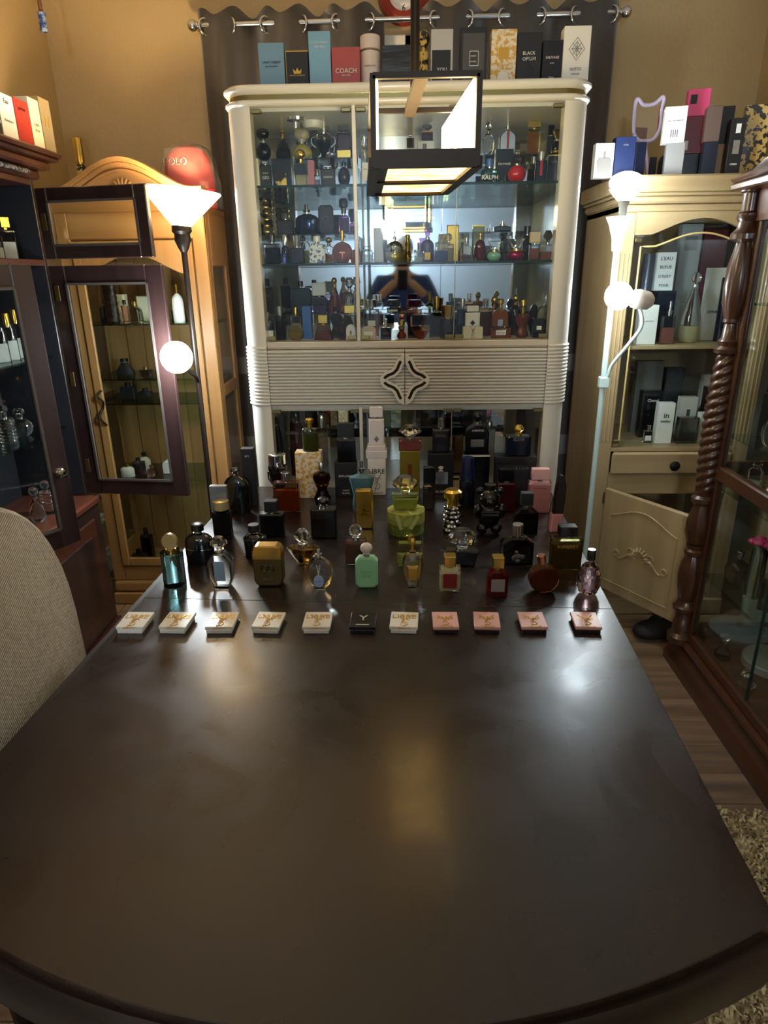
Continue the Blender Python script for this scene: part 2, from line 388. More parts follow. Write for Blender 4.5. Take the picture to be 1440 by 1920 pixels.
def slab_outline(grow, r=.075, n=8):
    pts = []
    for s in (-1, 1):
        xo = HL-grow if s < 0 else HR+grow; cx_ = xo-s*r; cy_ = HF-grow+r
        arc = [(cx_+r*math.cos(-PI/2+s*PI/2*i/n), cy_+r*math.sin(-PI/2+s*PI/2*i/n)) for i in range(n+1)]
        pts += arc[::-1] if s < 0 else arc
    return pts+[(HR+grow, HB), (HL-grow, HB)]
G().prism(slab_outline(.008), 1.938, 1.956, ch=.006, plane='xy').build('lower_moulding', LACQ, hu, 50)
G().prism(slab_outline(-.004), 1.955, 1.971, plane='xy').build('brass_band', mat('brass_band', '8E8356', .3, metal=.8), hu, 50)
G().prism(slab_outline(.010), 1.970, 1.995, ch=.009, plane='xy').build('crown_moulding', LACQ, hu, 50)
G().prism(slab_outline(.006), 0, .06, ch=.004, plane='xy').build('plinth', LACQ, hu, 50)
xi0, xi1 = HL+cw, HR-cw; hx0, hx1 = HL+.018, HR-.018
def deck(y0, z0, z1):
    """a level of the cabinet: between the columns in front, as wide as the side panels behind them"""
    return G().prism([(xi0, y0), (xi1, y0), (xi1, HF+.05), (hx1, HF+.05), (hx1, HB-.02), (hx0, HB-.02), (hx0, HF+.05), (xi0, HF+.05)], z0, z1, plane='xy')
g = deck(HF+.012, Z2, Z3); g.box(xi0, xi1, HF+.004, HF+.03, Z2+.004, Z3, .003); g.build('cabinet_floor', LACQ_IN, hu)
deck(HF+.02, Z4-.012, Z4).build('cabinet_ceiling', LACQ_IN, hu)
deck(HF+.02, Z1-.02, Z1).build('drawer_floor', LACQ_IN, hu)
deck(HF+.02, .06, .72).build('lower_base', LACQ_IN, hu)
G().box(hx0, hx1, HB-.018, HB-.012, Z3, Z4-.012).build('back_mirror', MIRROR, hu)
G().box(hx0, hx1, HB-.018, HB-.012, .72, Z1-.02).build('lower_back_mirror', MIRROR, hu)
G().box(HL+.01, HR-.01, HB-.012, HB, .06, 1.938).build('back_panel', LACQ_IN, hu)
for z in (1.728, 1.497):
    s_ = deck(HF+.03, z-.006, z).build('glass_shelf', SHELF, hu)
    G().box(xi0, xi1, HF+.0285, HF+.03, z-.007, z+.0005).build('shelf_edge', SHELF_EDGE, s_)
xd1 = P(665, 400, Y=HF).x; xd2 = P(857, 400, Y=HF).x
for z0, z1, tag_ in ((Z3+.004, Z4-.006, 0), (.76, Z1-.012, 1)):
    for a, b in ((xi0+.004, xd1-.004), (xd1+.01, xd2-.0015), (xd2+.0015, xi1-.004)):
        d = G().box(a, b, HF+.006, HF+.010, z0, z1).build('glass_door', HPANE, hu)
        for xx in (a+.0, b-.03):
            for zz in (z0+.002, z1-.014): G().box(xx, xx+.03, HF+.001, HF+.013, zz, zz+.012, .002).build('hinge_clip', BRASS, d)
        if b == xd2-.0015: G().box(b-.001, b+.001, HF+.005, HF+.011, z0, z1).build('pane_edge', mat('pane_edge', 'A8BDB4', .15), d)
    G().box(xd1-.003, xd1+.009, HF+.004, HF+.03, z0-.004, z1+.006, .002).build('door_post', LACQ, hu)
    G().box(xd1+.0, xd1+.006, HB-.045, HB-.02, z0, z1).build('rear_post', LACQ_IN, hu)
# ribbed drawer doors with the pierced star handle
xm = P(759, 711, Y=HF).x; zm = P(759, 711, Y=HF).z
DARK_INLAY = mat('dark_inlay', '3A2A18', .2, metal=.6)
def star(th, k=1.0):
    r = .069*k*(.62+.38*abs(math.cos(2*th))**3.2); return Vector((r*math.cos(th), 0, r*math.sin(th)))
for s in (-1, 1):
    a, b = (xi0+.002, xm-.0012) if s < 0 else (xm+.0012, xi1-.002)
    n = 17; prof = []
    for i in range(n):
        for t, dy in ((.04, .006), (.16, .0), (.3, -.006), (.7, -.006), (.84, 0), (.96, .006)): prof.append((HF+dy, Z1+.004+(Z2-Z1-.006)*(i+t)/n))
    poly = prof+[(HF+.02, Z2-.002), (HF+.02, Z1+.004)]
    d = G().prism([(q[0], q[1]) for q in poly], a, b, plane='yz').build('drawer_door', LACQ, hu)
    th = [(-PI/2+PI*i/36) if s > 0 else (PI/2+PI*i/36) for i in range(37)]
    outer, inner, mid = [], [], []
    for t in th:
        p0, p1 = star(t-.02), star(t+.02); tn = (p1-p0).normalized(); nrm = Vector((tn.z, 0, -tn.x)) if tn.length > .5 else Vector((math.cos(t), 0, math.sin(t))); q = star(t)
        outer.append(q+nrm*.014); inner.append(q-nrm*.013); mid.append(q+nrm*.002)
    cx_ = xm+s*.0015
    def clampx(v): return (max(v.x, 0) if s > 0 else min(v.x, 0), v.z)
    poly = [clampx(v) for v in outer]+[clampx(v) for v in inner[::-1]]
    vs, fs = [], []; m_ = len(outer)
    for rng in (outer, inner):
        for dy in (0, 1):
            vs += [Vector((clampx(v)[0]+cx_, HF-.022 if dy == 0 else HF-.004, clampx(v)[1]+zm)) for v in rng]
    for i in range(m_-1):
        fs += [(i, i+1, 2*m_+i+1, 2*m_+i), (i, m_+i, m_+i+1, i+1), (2*m_+i, 2*m_+i+1, 3*m_+i+1, 3*m_+i)]
    h = G().add(vs, fs).build('star_handle', LACQ, d)
    for lo, hi in ((2, 17), (19, 34)):
        vs = []
        for i in range(lo, hi+1):
            o1, i1 = clampx(outer[i]), clampx(inner[i])
            vs += [(cx_+o1[0]*.66+i1[0]*.34, HF-.0225, zm+o1[1]*.66+i1[1]*.34), (cx_+o1[0]*.3+i1[0]*.7, HF-.0225, zm+o1[1]*.3+i1[1]*.7)]
        G().add(vs, [(2*i, 2*i+1, 2*i+3, 2*i+2) for i in range(hi-lo)]).build('inlay', DARK_INLAY, h)
# lights under the hutch ceiling and acrylic risers
for px, py in ((585, 203),):
    q = P(px, py, Y=2.42)
    t = thing('puck_light', 'round white puck light stuck under the hutch ceiling', 'light', (q.x, 2.42, Z4-.012))
    G().lathe([(0, 0), (.034, 0), (.034, -.012), (.028, -.02), (0, -.021)], seg=24).build('puck', mat('puck_white', 'E8E4DA', .4), t, 40)
t = thing('puck_socket', 'small silver lamp socket under the hutch ceiling', 'light', (P(553, 195, Y=2.36).x, 2.36, Z4-.012))
G().lathe([(0, 0), (.03, 0), (.028, -.008), (.012, -.012), (.011, -.03), (0, -.031)], seg=20).build('socket', 'm:silver', t, 40)
ACRY = thin_glass('acrylic', (.85, .9, .9))
def riser(x0, x1, y0, y1, z, h, label):
    t = thing('display_riser', label, 'riser', (0, 0, z))
    g = G(); g.box(x0, x1, y0, y1, h-.004, h); g.box(x0, x0+.003, y0, y1, 0, h-.004); g.box(x1-.003, x1, y0, y1, 0, h-.004); g.build('step', ACRY, t)

# ------------------------------------------------------------------ bottles and cartons
def circ(n, a0=0, a1=2*PI): return [(math.cos(a0+(a1-a0)*i/n), math.sin(a0+(a1-a0)*i/n)) for i in range(n)]
def hole(n): return [(1, 0)]
LATHE = {
 'cyl': [(0, 0), (.94, 0), (1, .02), (1, .97), (.93, 1), (0, 1)],
 'shoulder': [(0, 0), (.94, 0), (1, .04), (1, .70), (.93, .82), (.7, .92), (.35, .98), (.32, 1), (0, 1)],
 'ball': [(0, 0)]+[(math.sin(PI*(.16+.76*i/12)), (1-math.cos(PI*(.16+.76*i/12))-.124)/1.845) for i in range(13)]+[(0, 1)],
 'egg': [(0, 0), (.45, 0), (.75, .08), (.96, .28), (1, .42), (.93, .62), (.72, .82), (.42, .96), (.3, 1), (0, 1)],
 'tear': [(0, 0), (.7, 0), (.95, .1), (1, .22), (.9, .45), (.62, .72), (.35, .9), (.28, 1), (0, 1)],
 'vase': [(0, 0), (.5, 0), (.62, .08), (.88, .38), (1, .66), (.96, .8), (.72, .92), (.4, .97), (.36, 1), (0, 1)],
 'cone': [(0, 0), (.28, 0), (.4, .12), (.72, .5), (1, .88), (.96, .94), (.5, .99), (0, 1)],
 'hour': [(0, 0), (.7, 0), (.9, .06), (.95, .16), (.6, .36), (.55, .44), (.8, .62), (1, .78), (.9, .92), (.4, .98), (0, 1)],
 'torso': [(0, 0), (.70, 0), (.76, .05), (.76, .2), (.66, .42), (.84, .68), (1, .84), (.95, .9), (.5, .96), (.22, 1), (0, 1)],
 'trophy': [(0, 0), (.75, 0), (.78, .03), (.4, .07), (.26, .14), (.3, .24), (.62, .36), (.86, .58), (.98, .85), (1, .93), (.94, 1), (0, 1)],
 'gourd': [(0, 0), (.75, 0), (1, .12), (1, .3), (.7, .48), (.5, .58), (.62, .75), (.7, .9), (.5, 1), (0, 1)],
 'bell': [(0, 0), (1, 0), (1, .12), (.9, .35), (.62, .65), (.45, .85), (.42, 1), (0, 1)],
 'beads': [(0, 0)]+[(.86+.14*abs(math.sin(PI*6*i/36)), i/36) for i in range(37)]+[(0, 1)],
 'ribs': [(0, 0)]+[(.9+.1*abs(math.sin(PI*7*i/42)), i/42) for i in range(43)]+[(0, 1)],
}
def rr(w_, h_, r, n=4):
    o = []
    for cx_, cz, a in ((w_-r, r, -PI/2), (w_-r, h_-r, 0), (-w_+r, h_-r, PI/2), (-w_+r, r, PI)): o += [(cx_+r*math.cos(a+PI/2*i/n), cz+r*math.sin(a+PI/2*i/n)) for i in range(n+1)]
    return o
OUT = {
 'rect': [(-.5, 0), (.5, 0), (.5, 1), (-.5, 1)],
 'oct': [(-.34, 0), (.34, 0), (.5, .12), (.5, .86), (.32, 1), (-.32, 1), (-.5, .86), (-.5, .12)],
 'flask': [(-.5, 0), (.5, 0), (.5, .72), (.42, .84), (.16, .97), (.16, 1), (-.16, 1), (-.16, .97), (-.42, .84), (-.5, .72)],
 'slope': [(-.5, 0), (.5, 0), (.5, .8), (.25, 1), (-.25, 1), (-.5, .8)],
 'arch': [(-.5, 0), (.5, 0)]+[(.5*c, .62+.38*s) for c, s in circ(12, 0, PI)]+[(-.5, .62)],
 'round': [(.5*c, .5+.5*s) for c, s in circ(24, -PI/2, 1.5*PI)],
 'flatround': [(-.22, .0), (.22, .0)]+[(.5*math.cos(-PI/2+.45+(2*PI-.9)*i/22), .5+.5*math.sin(-PI/2+.45+(2*PI-.9)*i/22)) for i in range(23)],
 'soft': [(x, z) for x, z in rr(.5, 1, .12)],
 'softer': [(x, z) for x, z in rr(.5, 1, .2)],
 'house': [(-.5, 0), (.5, 0), (.5, .75), (0, 1), (-.5, .75)],
 'trap': [(-.4, 0), (.4, 0), (.5, 1), (-.5, 1)],
 'pyra': [(-.5, 0), (.5, 0), (.3, 1), (-.3, 1)],
 'inv': [(-.16, 0), (.16, 0), (.5, .78), (.4, 1), (-.4, 1), (-.5, .78)],
 'hexa': [(-.3, 0), (.3, 0), (.5, .3), (.5, .75), (.2, 1), (-.2, 1), (-.5, .75), (-.5, .3)],
}
FACET = {'x'}
def body_shape(g, shape, w_, d, h_, seg=20, inset=0, fill=1, fn=None):
    w2, d2, h2 = w_-2*inset, d-2*inset, h_-inset
    if shape in LATHE:
        pr = [(r*w2/2, inset+z*(h2-inset)) for r, z in LATHE[shape]]
        if fill < 1:
            zt = inset+fill*(h2-inset); cut = []
            for (r0, z0), (r1, z1) in zip(pr, pr[1:]):
                cut.append((r0, z0))
                if z1 > zt:
                    k = (zt-z0)/(z1-z0) if z1 > z0 else 0; cut += [(r0+(r1-r0)*k, zt), (0, zt)]; break
            pr = cut
        g.lathe(pr, seg=seg, sy=d2/w2, fn=fn)
    else:
        po = [(x*w2, inset+z*(h2-inset)) for x, z in OUT[shape]]
        if fill < 1:
            zt = inset+fill*(h2-inset); po = [(x, min(z, zt)) for x, z in po]
            seen = []; [seen.append(q) for q in po if q not in seen]; po = seen
        g.prism(po, -d2/2, d2/2, ch=min(.004, w2*.08, d2*.15) if not inset else 0)
def cap_shape(g, kind, w_, d, h_, z):
    if kind == 'box': g.box(-w_/2, w_/2, -d/2, d/2, z, z+h_, .0015)
    elif kind == 'cyl': g.lathe([(0, z), (w_/2, z), (w_/2, z+h_*.94), (w_/2*.9, z+h_), (0, z+h_)], seg=16)
    elif kind == 'taper': g.lathe([(0, z), (w_/2, z), (w_/2*.72, z+h_), (0, z+h_)], seg=16)
    elif kind == 'ball': g.lathe([(0, z), (w_*.2, z), (w_*.22, z+h_*.18)]+[(w_/2*math.sin(PI*(.2+.8*i/8)), z+h_*(.55-.45*math.cos(PI*(.2+.8*i/8)))) for i in range(9)], seg=16)
    elif kind == 'knob': g.lathe([(0, z), (w_*.3, z), (w_*.3, z+h_*.35), (w_*.5, z+h_*.45), (w_*.5, z+h_*.85), (w_*.35, z+h_), (0, z+h_)], seg=16)
    elif kind == 'gem': g.lathe([(0, z), (w_*.16, z), (w_*.2, z+h_*.16), (w_*.5, z+h_*.5), (w_*.46, z+h_*.68), (w_*.26, z+h_), (0, z+h_)], seg=10)
    elif kind == 'disc': g.prism([(w_/2*c, z+h_/2+h_/2*s) for c, s in circ(24)], -d/2, d/2, ch=.001)
    elif kind == 'fan':
        g.prism([(-w_*.18, z), (w_*.18, z), (w_*.5, z+h_), (-w_*.5, z+h_)], -d/2, d/2, ch=.001)
    elif kind == 'crown':
        g.lathe([(0, z), (w_*.4, z), (w_*.5, z+h_), (w_*.42, z+h_*.8), (0, z+h_*.8)], seg=12)
    elif kind == 'spray':
        g.lathe([(0, z), (w_*.5, z), (w_*.5, z+h_*.3), (w_*.28, z+h_*.34), (w_*.28, z+h_), (0, z+h_)], seg=14)
def bottle(label, loc, w_, h_, d, shape, body, cap=None, liq=None, lab=None, txt=(), band=None, rz=0, group=None, name='perfume_bottle', cat='perfume bottle', seg=20, fn=None, smooth=35, neck=None):
    """cap=(kind, material, share of height, share of width[, depth share]); liq=(material, fill); lab=(material, width share, z0, z1); txt=[(words, width share, z share, material)]"""
    t = thing(name, label, cat, loc, rz, group)
    ch = cap[2]*h_ if cap else 0; nh = min(.006, h_*.05) if cap and cap[0] != 'flush' else 0; hb = h_-ch-nh
    g = G(); body_shape(g, shape, w_, d, hb, seg, fn=fn); b = g.build('bottle_body', body, t, smooth)
    if liq:
        ins = min(.0035, w_*.1); g = G(); body_shape(g, shape, w_, d, hb, seg, ins, liq[1]); g.build('liquid', liq[0], b, smooth)
    if cap:
        cw_ = cap[3]*w_; dd = cap[4]*d if len(cap) > 4 else min(cw_, d*.8)
        nk = min(cw_, d)*.32
        G().lathe([(0, hb-.001), (nk, hb-.001), (nk, hb+nh+.001), (0, hb+nh+.001)], seg=12).build('collar', neck or ('m:gold' if 'gold' in str(cap[1]) else 'm:silver'), t, 40)
        g = G(); cap_shape(g, cap[0], cw_, dd, ch, hb+nh); g.build('cap', cap[1], t, None if cap[0] == 'gem' else 35)
    fy = -d/2
    if lab:
        m_, lw, z0, z1 = lab; G().box(-lw*w_/2, lw*w_/2, fy-.0008, fy+.0012 if shape in OUT else 0, z0*hb, z1*hb).build('paper_label', m_, t)
    if band:
        m_, z0, z1 = band; g = G()
        if shape in LATHE: g.lathe([(w_*.505, z0*hb), (w_*.505, z1*hb), (w_*.49, z1*hb), (w_*.49, z0*hb)], seg=seg, sy=d/w_)
        else: g.box(-w_*.505, w_*.505, -d*.51, d*.51, z0*hb, z1*hb)
        g.build('band', m_, t, 35)
    for s, tw, tz, tm in txt: lettering(s, t, (0, fy-.0012, tz*hb), tw*w_, tm)
    return t
CTX = {}
def B(label, x0, x1, yt, yb, shape, body, cap=None, d=None, **k):
    """a bottle measured in the photograph; CTX says what it stands on"""
    xc = (x0+x1)/2
    if CTX.get('Y') is None:                               # stands on a horizontal top seen from above
        z = CTX['z']; p = P(xc, yb, Z=z); yfr = p.y
    else:
        yfr = CTX['Y']; z = CTX['z']; p = P(xc, (yt+yb)/2, Y=yfr)
    w_ = px_size(x1-x0, (p.x, yfr, p.z)); lat = shape in LATHE
    dd = d or (w_ if lat else max(.018, .42*w_)); yc = yfr+dd/2
    dd = min(dd, w_) if lat and not d else dd
    if CTX.get('Y') is None: p2 = P(xc, yt, Y=yc); X = p.x*(yc/yfr) if False else P(xc, (yt+yb)/2, Y=yc).x
    else: p2 = P(xc, yt, Y=yc); X = P(xc, (yt+yb)/2, Y=yc).x
    h_ = max(p2.z-z, .02)
    return bottle(label, (X, yc, z), w_*.97, h_, dd, shape, body, cap, group=k.pop('group', CTX.get('group')), **k)
def carton(label, loc, w_, d, h_, body, rz=0, txt=(), panels=(), name='perfume_box', cat='box', group=None, lid=None):
    """panels=[(material, x0, x1, z0, z1)] as shares of the front; txt=[(words, width share, z share, material)]"""
    t = thing(name, label, cat, loc, rz, group)
    b = G().box(-w_/2, w_/2, -d/2, d/2, 0, h_, .0012).build('carton', body, t)
    for n, (m_, a, b2, z0, z1) in enumerate(panels):
        G().box((a-.5)*w_, (b2-.5)*w_, -d/2-.0006-.0004*n, -d/2+.001, z0*h_, z1*h_).build('printed_panel', m_, t)
    for s, tw, tz, tm in txt: lettering(s, t, (0, -d/2-.0014-.0004*len(panels), tz*h_), tw*w_, tm)
    if lid: G().box(-w_*.507, w_*.507, -d*.507-.0005, d*.507, h_*lid[1], h_+.001, .001).build('lid', lid[0], t)
    return t
def C(label, x0, x1, yt, yb, body, d=None, **k):
    xc = (x0+x1)/2
    if CTX.get('Y') is None: p = P(xc, yb, Z=CTX['z']); yfr = p.y
    else: yfr = CTX['Y']; p = P(xc, (yt+yb)/2, Y=yfr)
    w_ = px_size(x1-x0, (p.x, yfr, p.z)); dd = d or .6*w_; X = P(xc, (yt+yb)/2, Y=yfr).x
    h_ = max(P(xc, yt, Y=yfr).z-CTX['z'], .01)
    return carton(label, (X, yfr+dd/2, CTX['z']), w_, dd, h_, body, group=k.pop('group', CTX.get('group')), **k)

# ------------------------------------------------------------------ curtains, rod, clock
CY_ = 3.27
def curtain_mat():
    m, nt, b = nm('grey_curtain'); n = tex(nt, 300, 2); tc = nt.nodes.new('ShaderNodeTexCoord'); sp = nt.nodes.new('ShaderNodeSeparateXYZ'); nt.links.new(tc.outputs['Object'], sp.inputs[0])
    za, zb, zc, zd = [P(450, y, Y=CY_).z for y in (672, 702, 818, 852)]
    r = nt.nodes.new('ShaderNodeValToRGB'); r.color_ramp.interpolation = 'CONSTANT'; mr = nt.nodes.new('ShaderNodeMapRange'); mr.inputs['From Max'].default_value = 2.6
    nt.links.new(sp.outputs[2], mr.inputs[0]); nt.links.new(mr.outputs[0], r.inputs[0]); el = r.color_ramp.elements
    dark, pale = (*srgb('3A3532'), 1), (*srgb('6E6A66'), 1)
    while len(el) < 5: el.new(.9)
    for e, (p_, c) in zip(el, ((0, dark), (zd/2.6, pale), (zc/2.6, dark), (zb/2.6, pale), (za/2.6, dark))): e.position = p_; e.color = c
    nt.links.new(r.outputs[0], b.inputs['Base Color']); b.inputs['Roughness'].default_value = .55; b.inputs['Sheen Weight'].default_value = .3; bump(nt, b, n.outputs[0], .1, .002); return m
CURT = curtain_mat()
rod_z = lambda x: 2.452+.010*(x+.887)/1.8
def curtain(label, x0, x1, xs, ph):
    t = thing('curtain', label, 'curtain', (0, 0, 0)); nx, nz = 72, 14; vs, fs = [], []
    sp = (xs[-1]-xs[0])/(len(xs)-1)
    for j in range(nz+1):
        for i in range(nx+1):
            x = x0+(x1-x0)*i/nx; a = PI*(x-xs[0])/sp+ph
            top = rod_z(x)+.045+.018*math.cos(2*a+.6); k = j/nz; z = top+(.04-top)*k
            vs.append((x, CY_+(.032-.008*k)*math.cos(a+PI/2)+.006*math.sin(3*a+k*3), z))
    for j in range(nz):
        for i in range(nx): a = j*(nx+1)+i; fs.append((a, a+1, a+nx+2, a+nx+1))
    o = G().add(vs, fs).build('cloth', CURT, t, 60)
    sol = o.modifiers.new('thickness', 'SOLIDIFY'); sol.thickness = .003
    for i, x in enumerate(xs):
        ang = (.75 if i % 2 == 0 else -.75); r = .030
        ring = [Matrix.Rotation(ang, 3, 'Z')@Vector((r*math.cos(2*PI*k/24), 0, r*math.sin(2*PI*k/24))) for k in range(24)]
        G().tube([v+Vector((x, CY_, rod_z(x)-.006)) for v in ring], .005, 8, True).build('grommet', 'm:silver', t, 60)
GX = [P(x, 45, Y=CY_).x for x in (385, 432, 499, 566, 633, 692)]; GX2 = [P(x, 35, Y=CY_).x for x in (816, 876, 944, 1011, 1079, 1145)]
curtain('dark grey grommet curtain panel behind the blue and red boxes', P(375, 60, Y=CY_).x, P(720, 60, Y=CY_).x, GX, 0)
curtain('dark grey grommet curtain panel behind the gold and black boxes', P(785, 50, Y=CY_).x, P(1160, 20, Y=CY_).x, GX2, 0)
ra, rb = P(361, 50, Y=CY_), P(1175, 20, Y=CY_)
rd = thing('curtain_rod', 'brushed steel curtain rod with round finials above the hutch', 'curtain rod', (0, 0, 0))
G().tube([(ra.x+.01, CY_, rod_z(ra.x)), (rb.x-.01, CY_, rod_z(rb.x))], .0105, 12).build('rod', 'm:silver', rd, 40)
for s, q in ((-1, ra), (1, rb)):
    G().ball((q.x, CY_, rod_z(q.x)), .022).tube([(q.x-s*.016, CY_, rod_z(q.x)), (q.x-s*.024, CY_, rod_z(q.x))], .014, 10).build('finial', 'm:silver', rd, 40)
    G().tube([(q.x-s*.012, CY_, rod_z(q.x)-.002), (q.x-s*.012, YB+.002, rod_z(q.x)-.002)], .007).build('bracket', 'm:silver', rd, 40)
ck_ = P(757, -14, Y=YB-.03)
ck = thing('wall_clock', 'round red rimmed wall clock with white face above the curtain rod', 'clock', (ck_.x, YB, ck_.z))
rot = Matrix.Rotation(PI/2, 4, 'X')
G().lathe([(.062, .01), (.064, .03), (.085, .038), (.105, .03), (.112, .0), (.06, 0)], seg=40, mat4=rot).build('rim', mat('clock_red', '8E2A1E', .3), ck, 40)
G().lathe([(0, .012), (.064, .012), (.064, .002), (0, .002)], seg=32, mat4=rot).build('dial', 'o:white', ck)
G().box(-.003, .003, -.016, -.014, 0, .04).box(0, .045, -.016, -.014, -.003, .003).build('hands', 'o:black', ck)
for n_, a in (('12', 90), ('3', 0), ('6', -90), ('9', 180)): lettering(n_, ck, (.048*math.cos(math.radians(a)), -.0135, .048*math.sin(math.radians(a))), .014, 'o:black')
# hanging chime tube in the corner
q = P(83, 60, Y=2.9)
t = thing('hanging_chime', 'wooden rod with a blue ceramic end hanging by the corner', 'chime', (q.x, 2.9, q.z))
G().lathe([(0, 0), (.012, 0), (.015, .004), (.015, .01), (.013, .012), (.013, .052), (.015, .054), (.015, .06), (.009, .063)], seg=16).build('ceramic_end', mix_mat('blue_white_ceramic', '2A3E86', '8FA4C8', 60, rough=.2), t, 40)
G().tube([(0, 0, .058), (-.006, 0, ZC-q.z+.002)], .0075, 10).build('rod', wood('chime_wood', '4A2A16', '7A4A28', 'z'), t, 40)

# ------------------------------------------------------------------ pendant lamp over the table
BRZ = mat('dark_bronze', '2A211A', .45, metal=.6); COPPER = mat('copper_bar', '40342A', .45, metal=.3)
def pane_mat():
    m, nt, b = nm('glowing_art_glass'); nt.nodes.remove(b); n = tex(nt, 14, 8, (1, 1, 1)); e = nt.nodes.new('ShaderNodeEmission')
    r = ramp(nt, n.outputs[0], [(.3, (1.0, .62, .16)), (.5, (1, .80, .40)), (.65, (1, .92, .66))]); nt.links.new(r.outputs[0], e.inputs[0]); 
    r2 = ramp(nt, n.outputs[0], [(.34, (.25, .25, .25)), (.62, (1, 1, 1))]); mm = nt.nodes.new('ShaderNodeMath'); mm.operation = 'MULTIPLY'; mm.inputs[1].default_value = E_PANE
    nt.links.new(r2.outputs[0], mm.inputs[0]); nt.links.new(mm.outputs[0], e.inputs[1]); nt.links.new(e.outputs[0], nt.nodes['Material Output'].inputs[0]); return m
ART = pane_mat()
def amber_bottom():
    m, nt, b = nm('amber_bottom_glass'); nt.nodes.remove(b); n = tex(nt, 30, 8, (.4, 1.6, 1)); e = nt.nodes.new('ShaderNodeEmission')
    r = ramp(nt, n.outputs[0], [(.35, (.62, .30, .06)), (.6, (1.0, .66, .24))]); nt.links.new(r.outputs[0], e.inputs[0]); e.inputs[1].default_value = 1.7
    nt.links.new(e.outputs[0], nt.nodes['Material Output'].inputs[0]); return m
pe = thing('pendant_lamp', 'rectangular bronze pendant lamp with glowing amber glass panes above the table', 'lamp', (0, 0, 0))
zt, zb_ = 1.829, 1.668
NL, NR, FL, FR = Vector((-.058, 1.5, 0)), Vector((.152, 1.5, 0)), Vector((-.088, 2.0, 0)), Vector((.115, 2.0, 0))
U = lambda p, z: Vector((p.x, p.y, z))
L_ = lambda a, b, k, z: U(a+(b-a)*k, z)
bars = [(U(NL, zt), U(NR, zt)), (L_(NL, FL, .6, zt), L_(NR, FR, .6, zt)), (U(NL, zt), U(FL, zt)), (U(NR, zt), U(FR, zt))]
for a, b in bars: G().bar(a, b, .011, .011).build('top_bar', BRZ, pe)
for p_ in (NL, NR, FL, FR): G().bar(U(p_, zb_), U(p_, zt), .011, .011).build('corner_post', BRZ, pe)
G().bar(U(NL, zb_+.015), U(NR, zb_+.015), .012, .034).build('front_rail', BRZ, pe)
for a, b in ((FL, FR), (NL, FL), (NR, FR)): G().bar(U(a, zb_+.008), U(b, zb_+.008), .022, .022).build('bottom_rail', BRZ, pe)
G().bar(L_(NL, FL, .52, zb_+.006), L_(NR, FR, .52, zb_+.006), .04, .014).build('cross_rail', BRZ, pe)
# glowing panes: two sides, two in the bottom
def quad_slab(a, b, z0, z1, th): 
    t_ = (b-a); t_.z = 0; n_ = Vector((-t_.y, t_.x, 0)).normalized()*th/2
    vs = [U(p_+s*n_, z) for z in (z0, z1) for p_ in (a, b) for s in (-1, 1)]
    return G().add(vs, [(0, 1, 3, 2), (4, 6, 7, 5), (0, 4, 5, 1), (2, 3, 7, 6), (0, 2, 6, 4), (1, 5, 7, 3)])
ins = Vector((.008, 0, 0))
quad_slab(NL+ins+Vector((0, .008, 0)), FL+ins-Vector((0, .01, 0)), zb_+.02, zt-.003, .004).build('glass_pane', ART, pe)
quad_slab(NR-ins+Vector((0, .008, 0)), FR-ins-Vector((0, .01, 0)), zb_+.02, zt-.003, .004).build('glass_pane', ART, pe)
BOT = amber_bottom()
for k0, k1 in ((.03, .48), (.56, .98)):
    c4 = [L_(NL, FL, k0, 0)+Vector((.03, 0, 0)), L_(NR, FR, k0, 0)-Vector((.012, 0, 0)), L_(NR, FR, k1, 0)-Vector((.012, 0, 0)), L_(NL, FL, k1, 0)+Vector((.03, 0, 0))]
    G().prism([(v.x, v.y) for v in c4], zb_+.004, zb_+.008, plane='xy').build('bottom_glass', BOT, pe)
G().prism([(v.x, v.y) for v in (NL+Vector((.0, 0, 0)), NL+Vector((.03, 0, 0)), FL+Vector((.03, 0, 0)), FL)], zb_+.002, zb_+.012, plane='xy').build('bottom_strip', BRZ, pe)
mid = (NL+NR+FL+FR)/4; xm_ = P(778, 140, Y=1.72).x
G().bar(U((NL+NR)/2+Vector((-.008, .0, 0)), zt), U((NL*.32+FL*.68+NR*.32+FR*.68)/2+Vector((-.008, 0, 0)), zt), .026, .012).build('cross_bar', COPPER, pe)
G().tube([(xm_, 1.72, zt), (xm_, 1.72, ZC-.03)], .0105, 12).build('stem', BRZ, pe, 40)
G().lathe([(0, 0), (.06, 0), (.06, -.025), (.02, -.035), (0, -.035)], (xm_, 1.72, ZC+.001), 24).build('canopy', BRZ, pe, 40)

# ------------------------------------------------------------------ floor lamps
sh = P(340, 425, Y=2.57); lx = sh.x
lp = thing('torchiere_lamp', 'bronze torchiere floor lamp with glowing cone shade and side reading light', 'floor lamp', (lx, 2.57, 0))
DB = mat('lamp_bronze', '241C16', .4, metal=.6)
tilt = Matrix.Rotation(math.radians(6), 4, 'Y')
SHADE = emitter('warm_shade', WARM, E_SHADE)
zs = sh.z
G().lathe([(.03, 0), (.032, 0), (.140, .118), (.138, .121), (.029, .003)], (0, 0, zs), 40, mat4=tilt).build('shade', SHADE, lp, 40)
G().lathe([(0, .02), (.018, .03), (.03, .055), (.022, .085), (0, .095)], (0, 0, zs), 16).build('bulb', emitter('warm_bulb', WARM, 300), lp, 40)
G().lathe([(0, 0), (.034, 0), (.036, -.02), (.028, -.03), (.03, -.05), (.02, -.075), (.012, -.09), (0, -.09)], (0, 0, zs+.004), 20).build('socket_cup', DB, lp, 40)
G().tube([(0, 0, .02), (0, 0, zs-.07)], .011, 12).build('pole', DB, lp, 40)
G().lathe([(0, 0), (.12, 0), (.12, .012), (.03, .03), (.015, .06), (0, .06)], seg=32).build('base', DB, lp, 40)
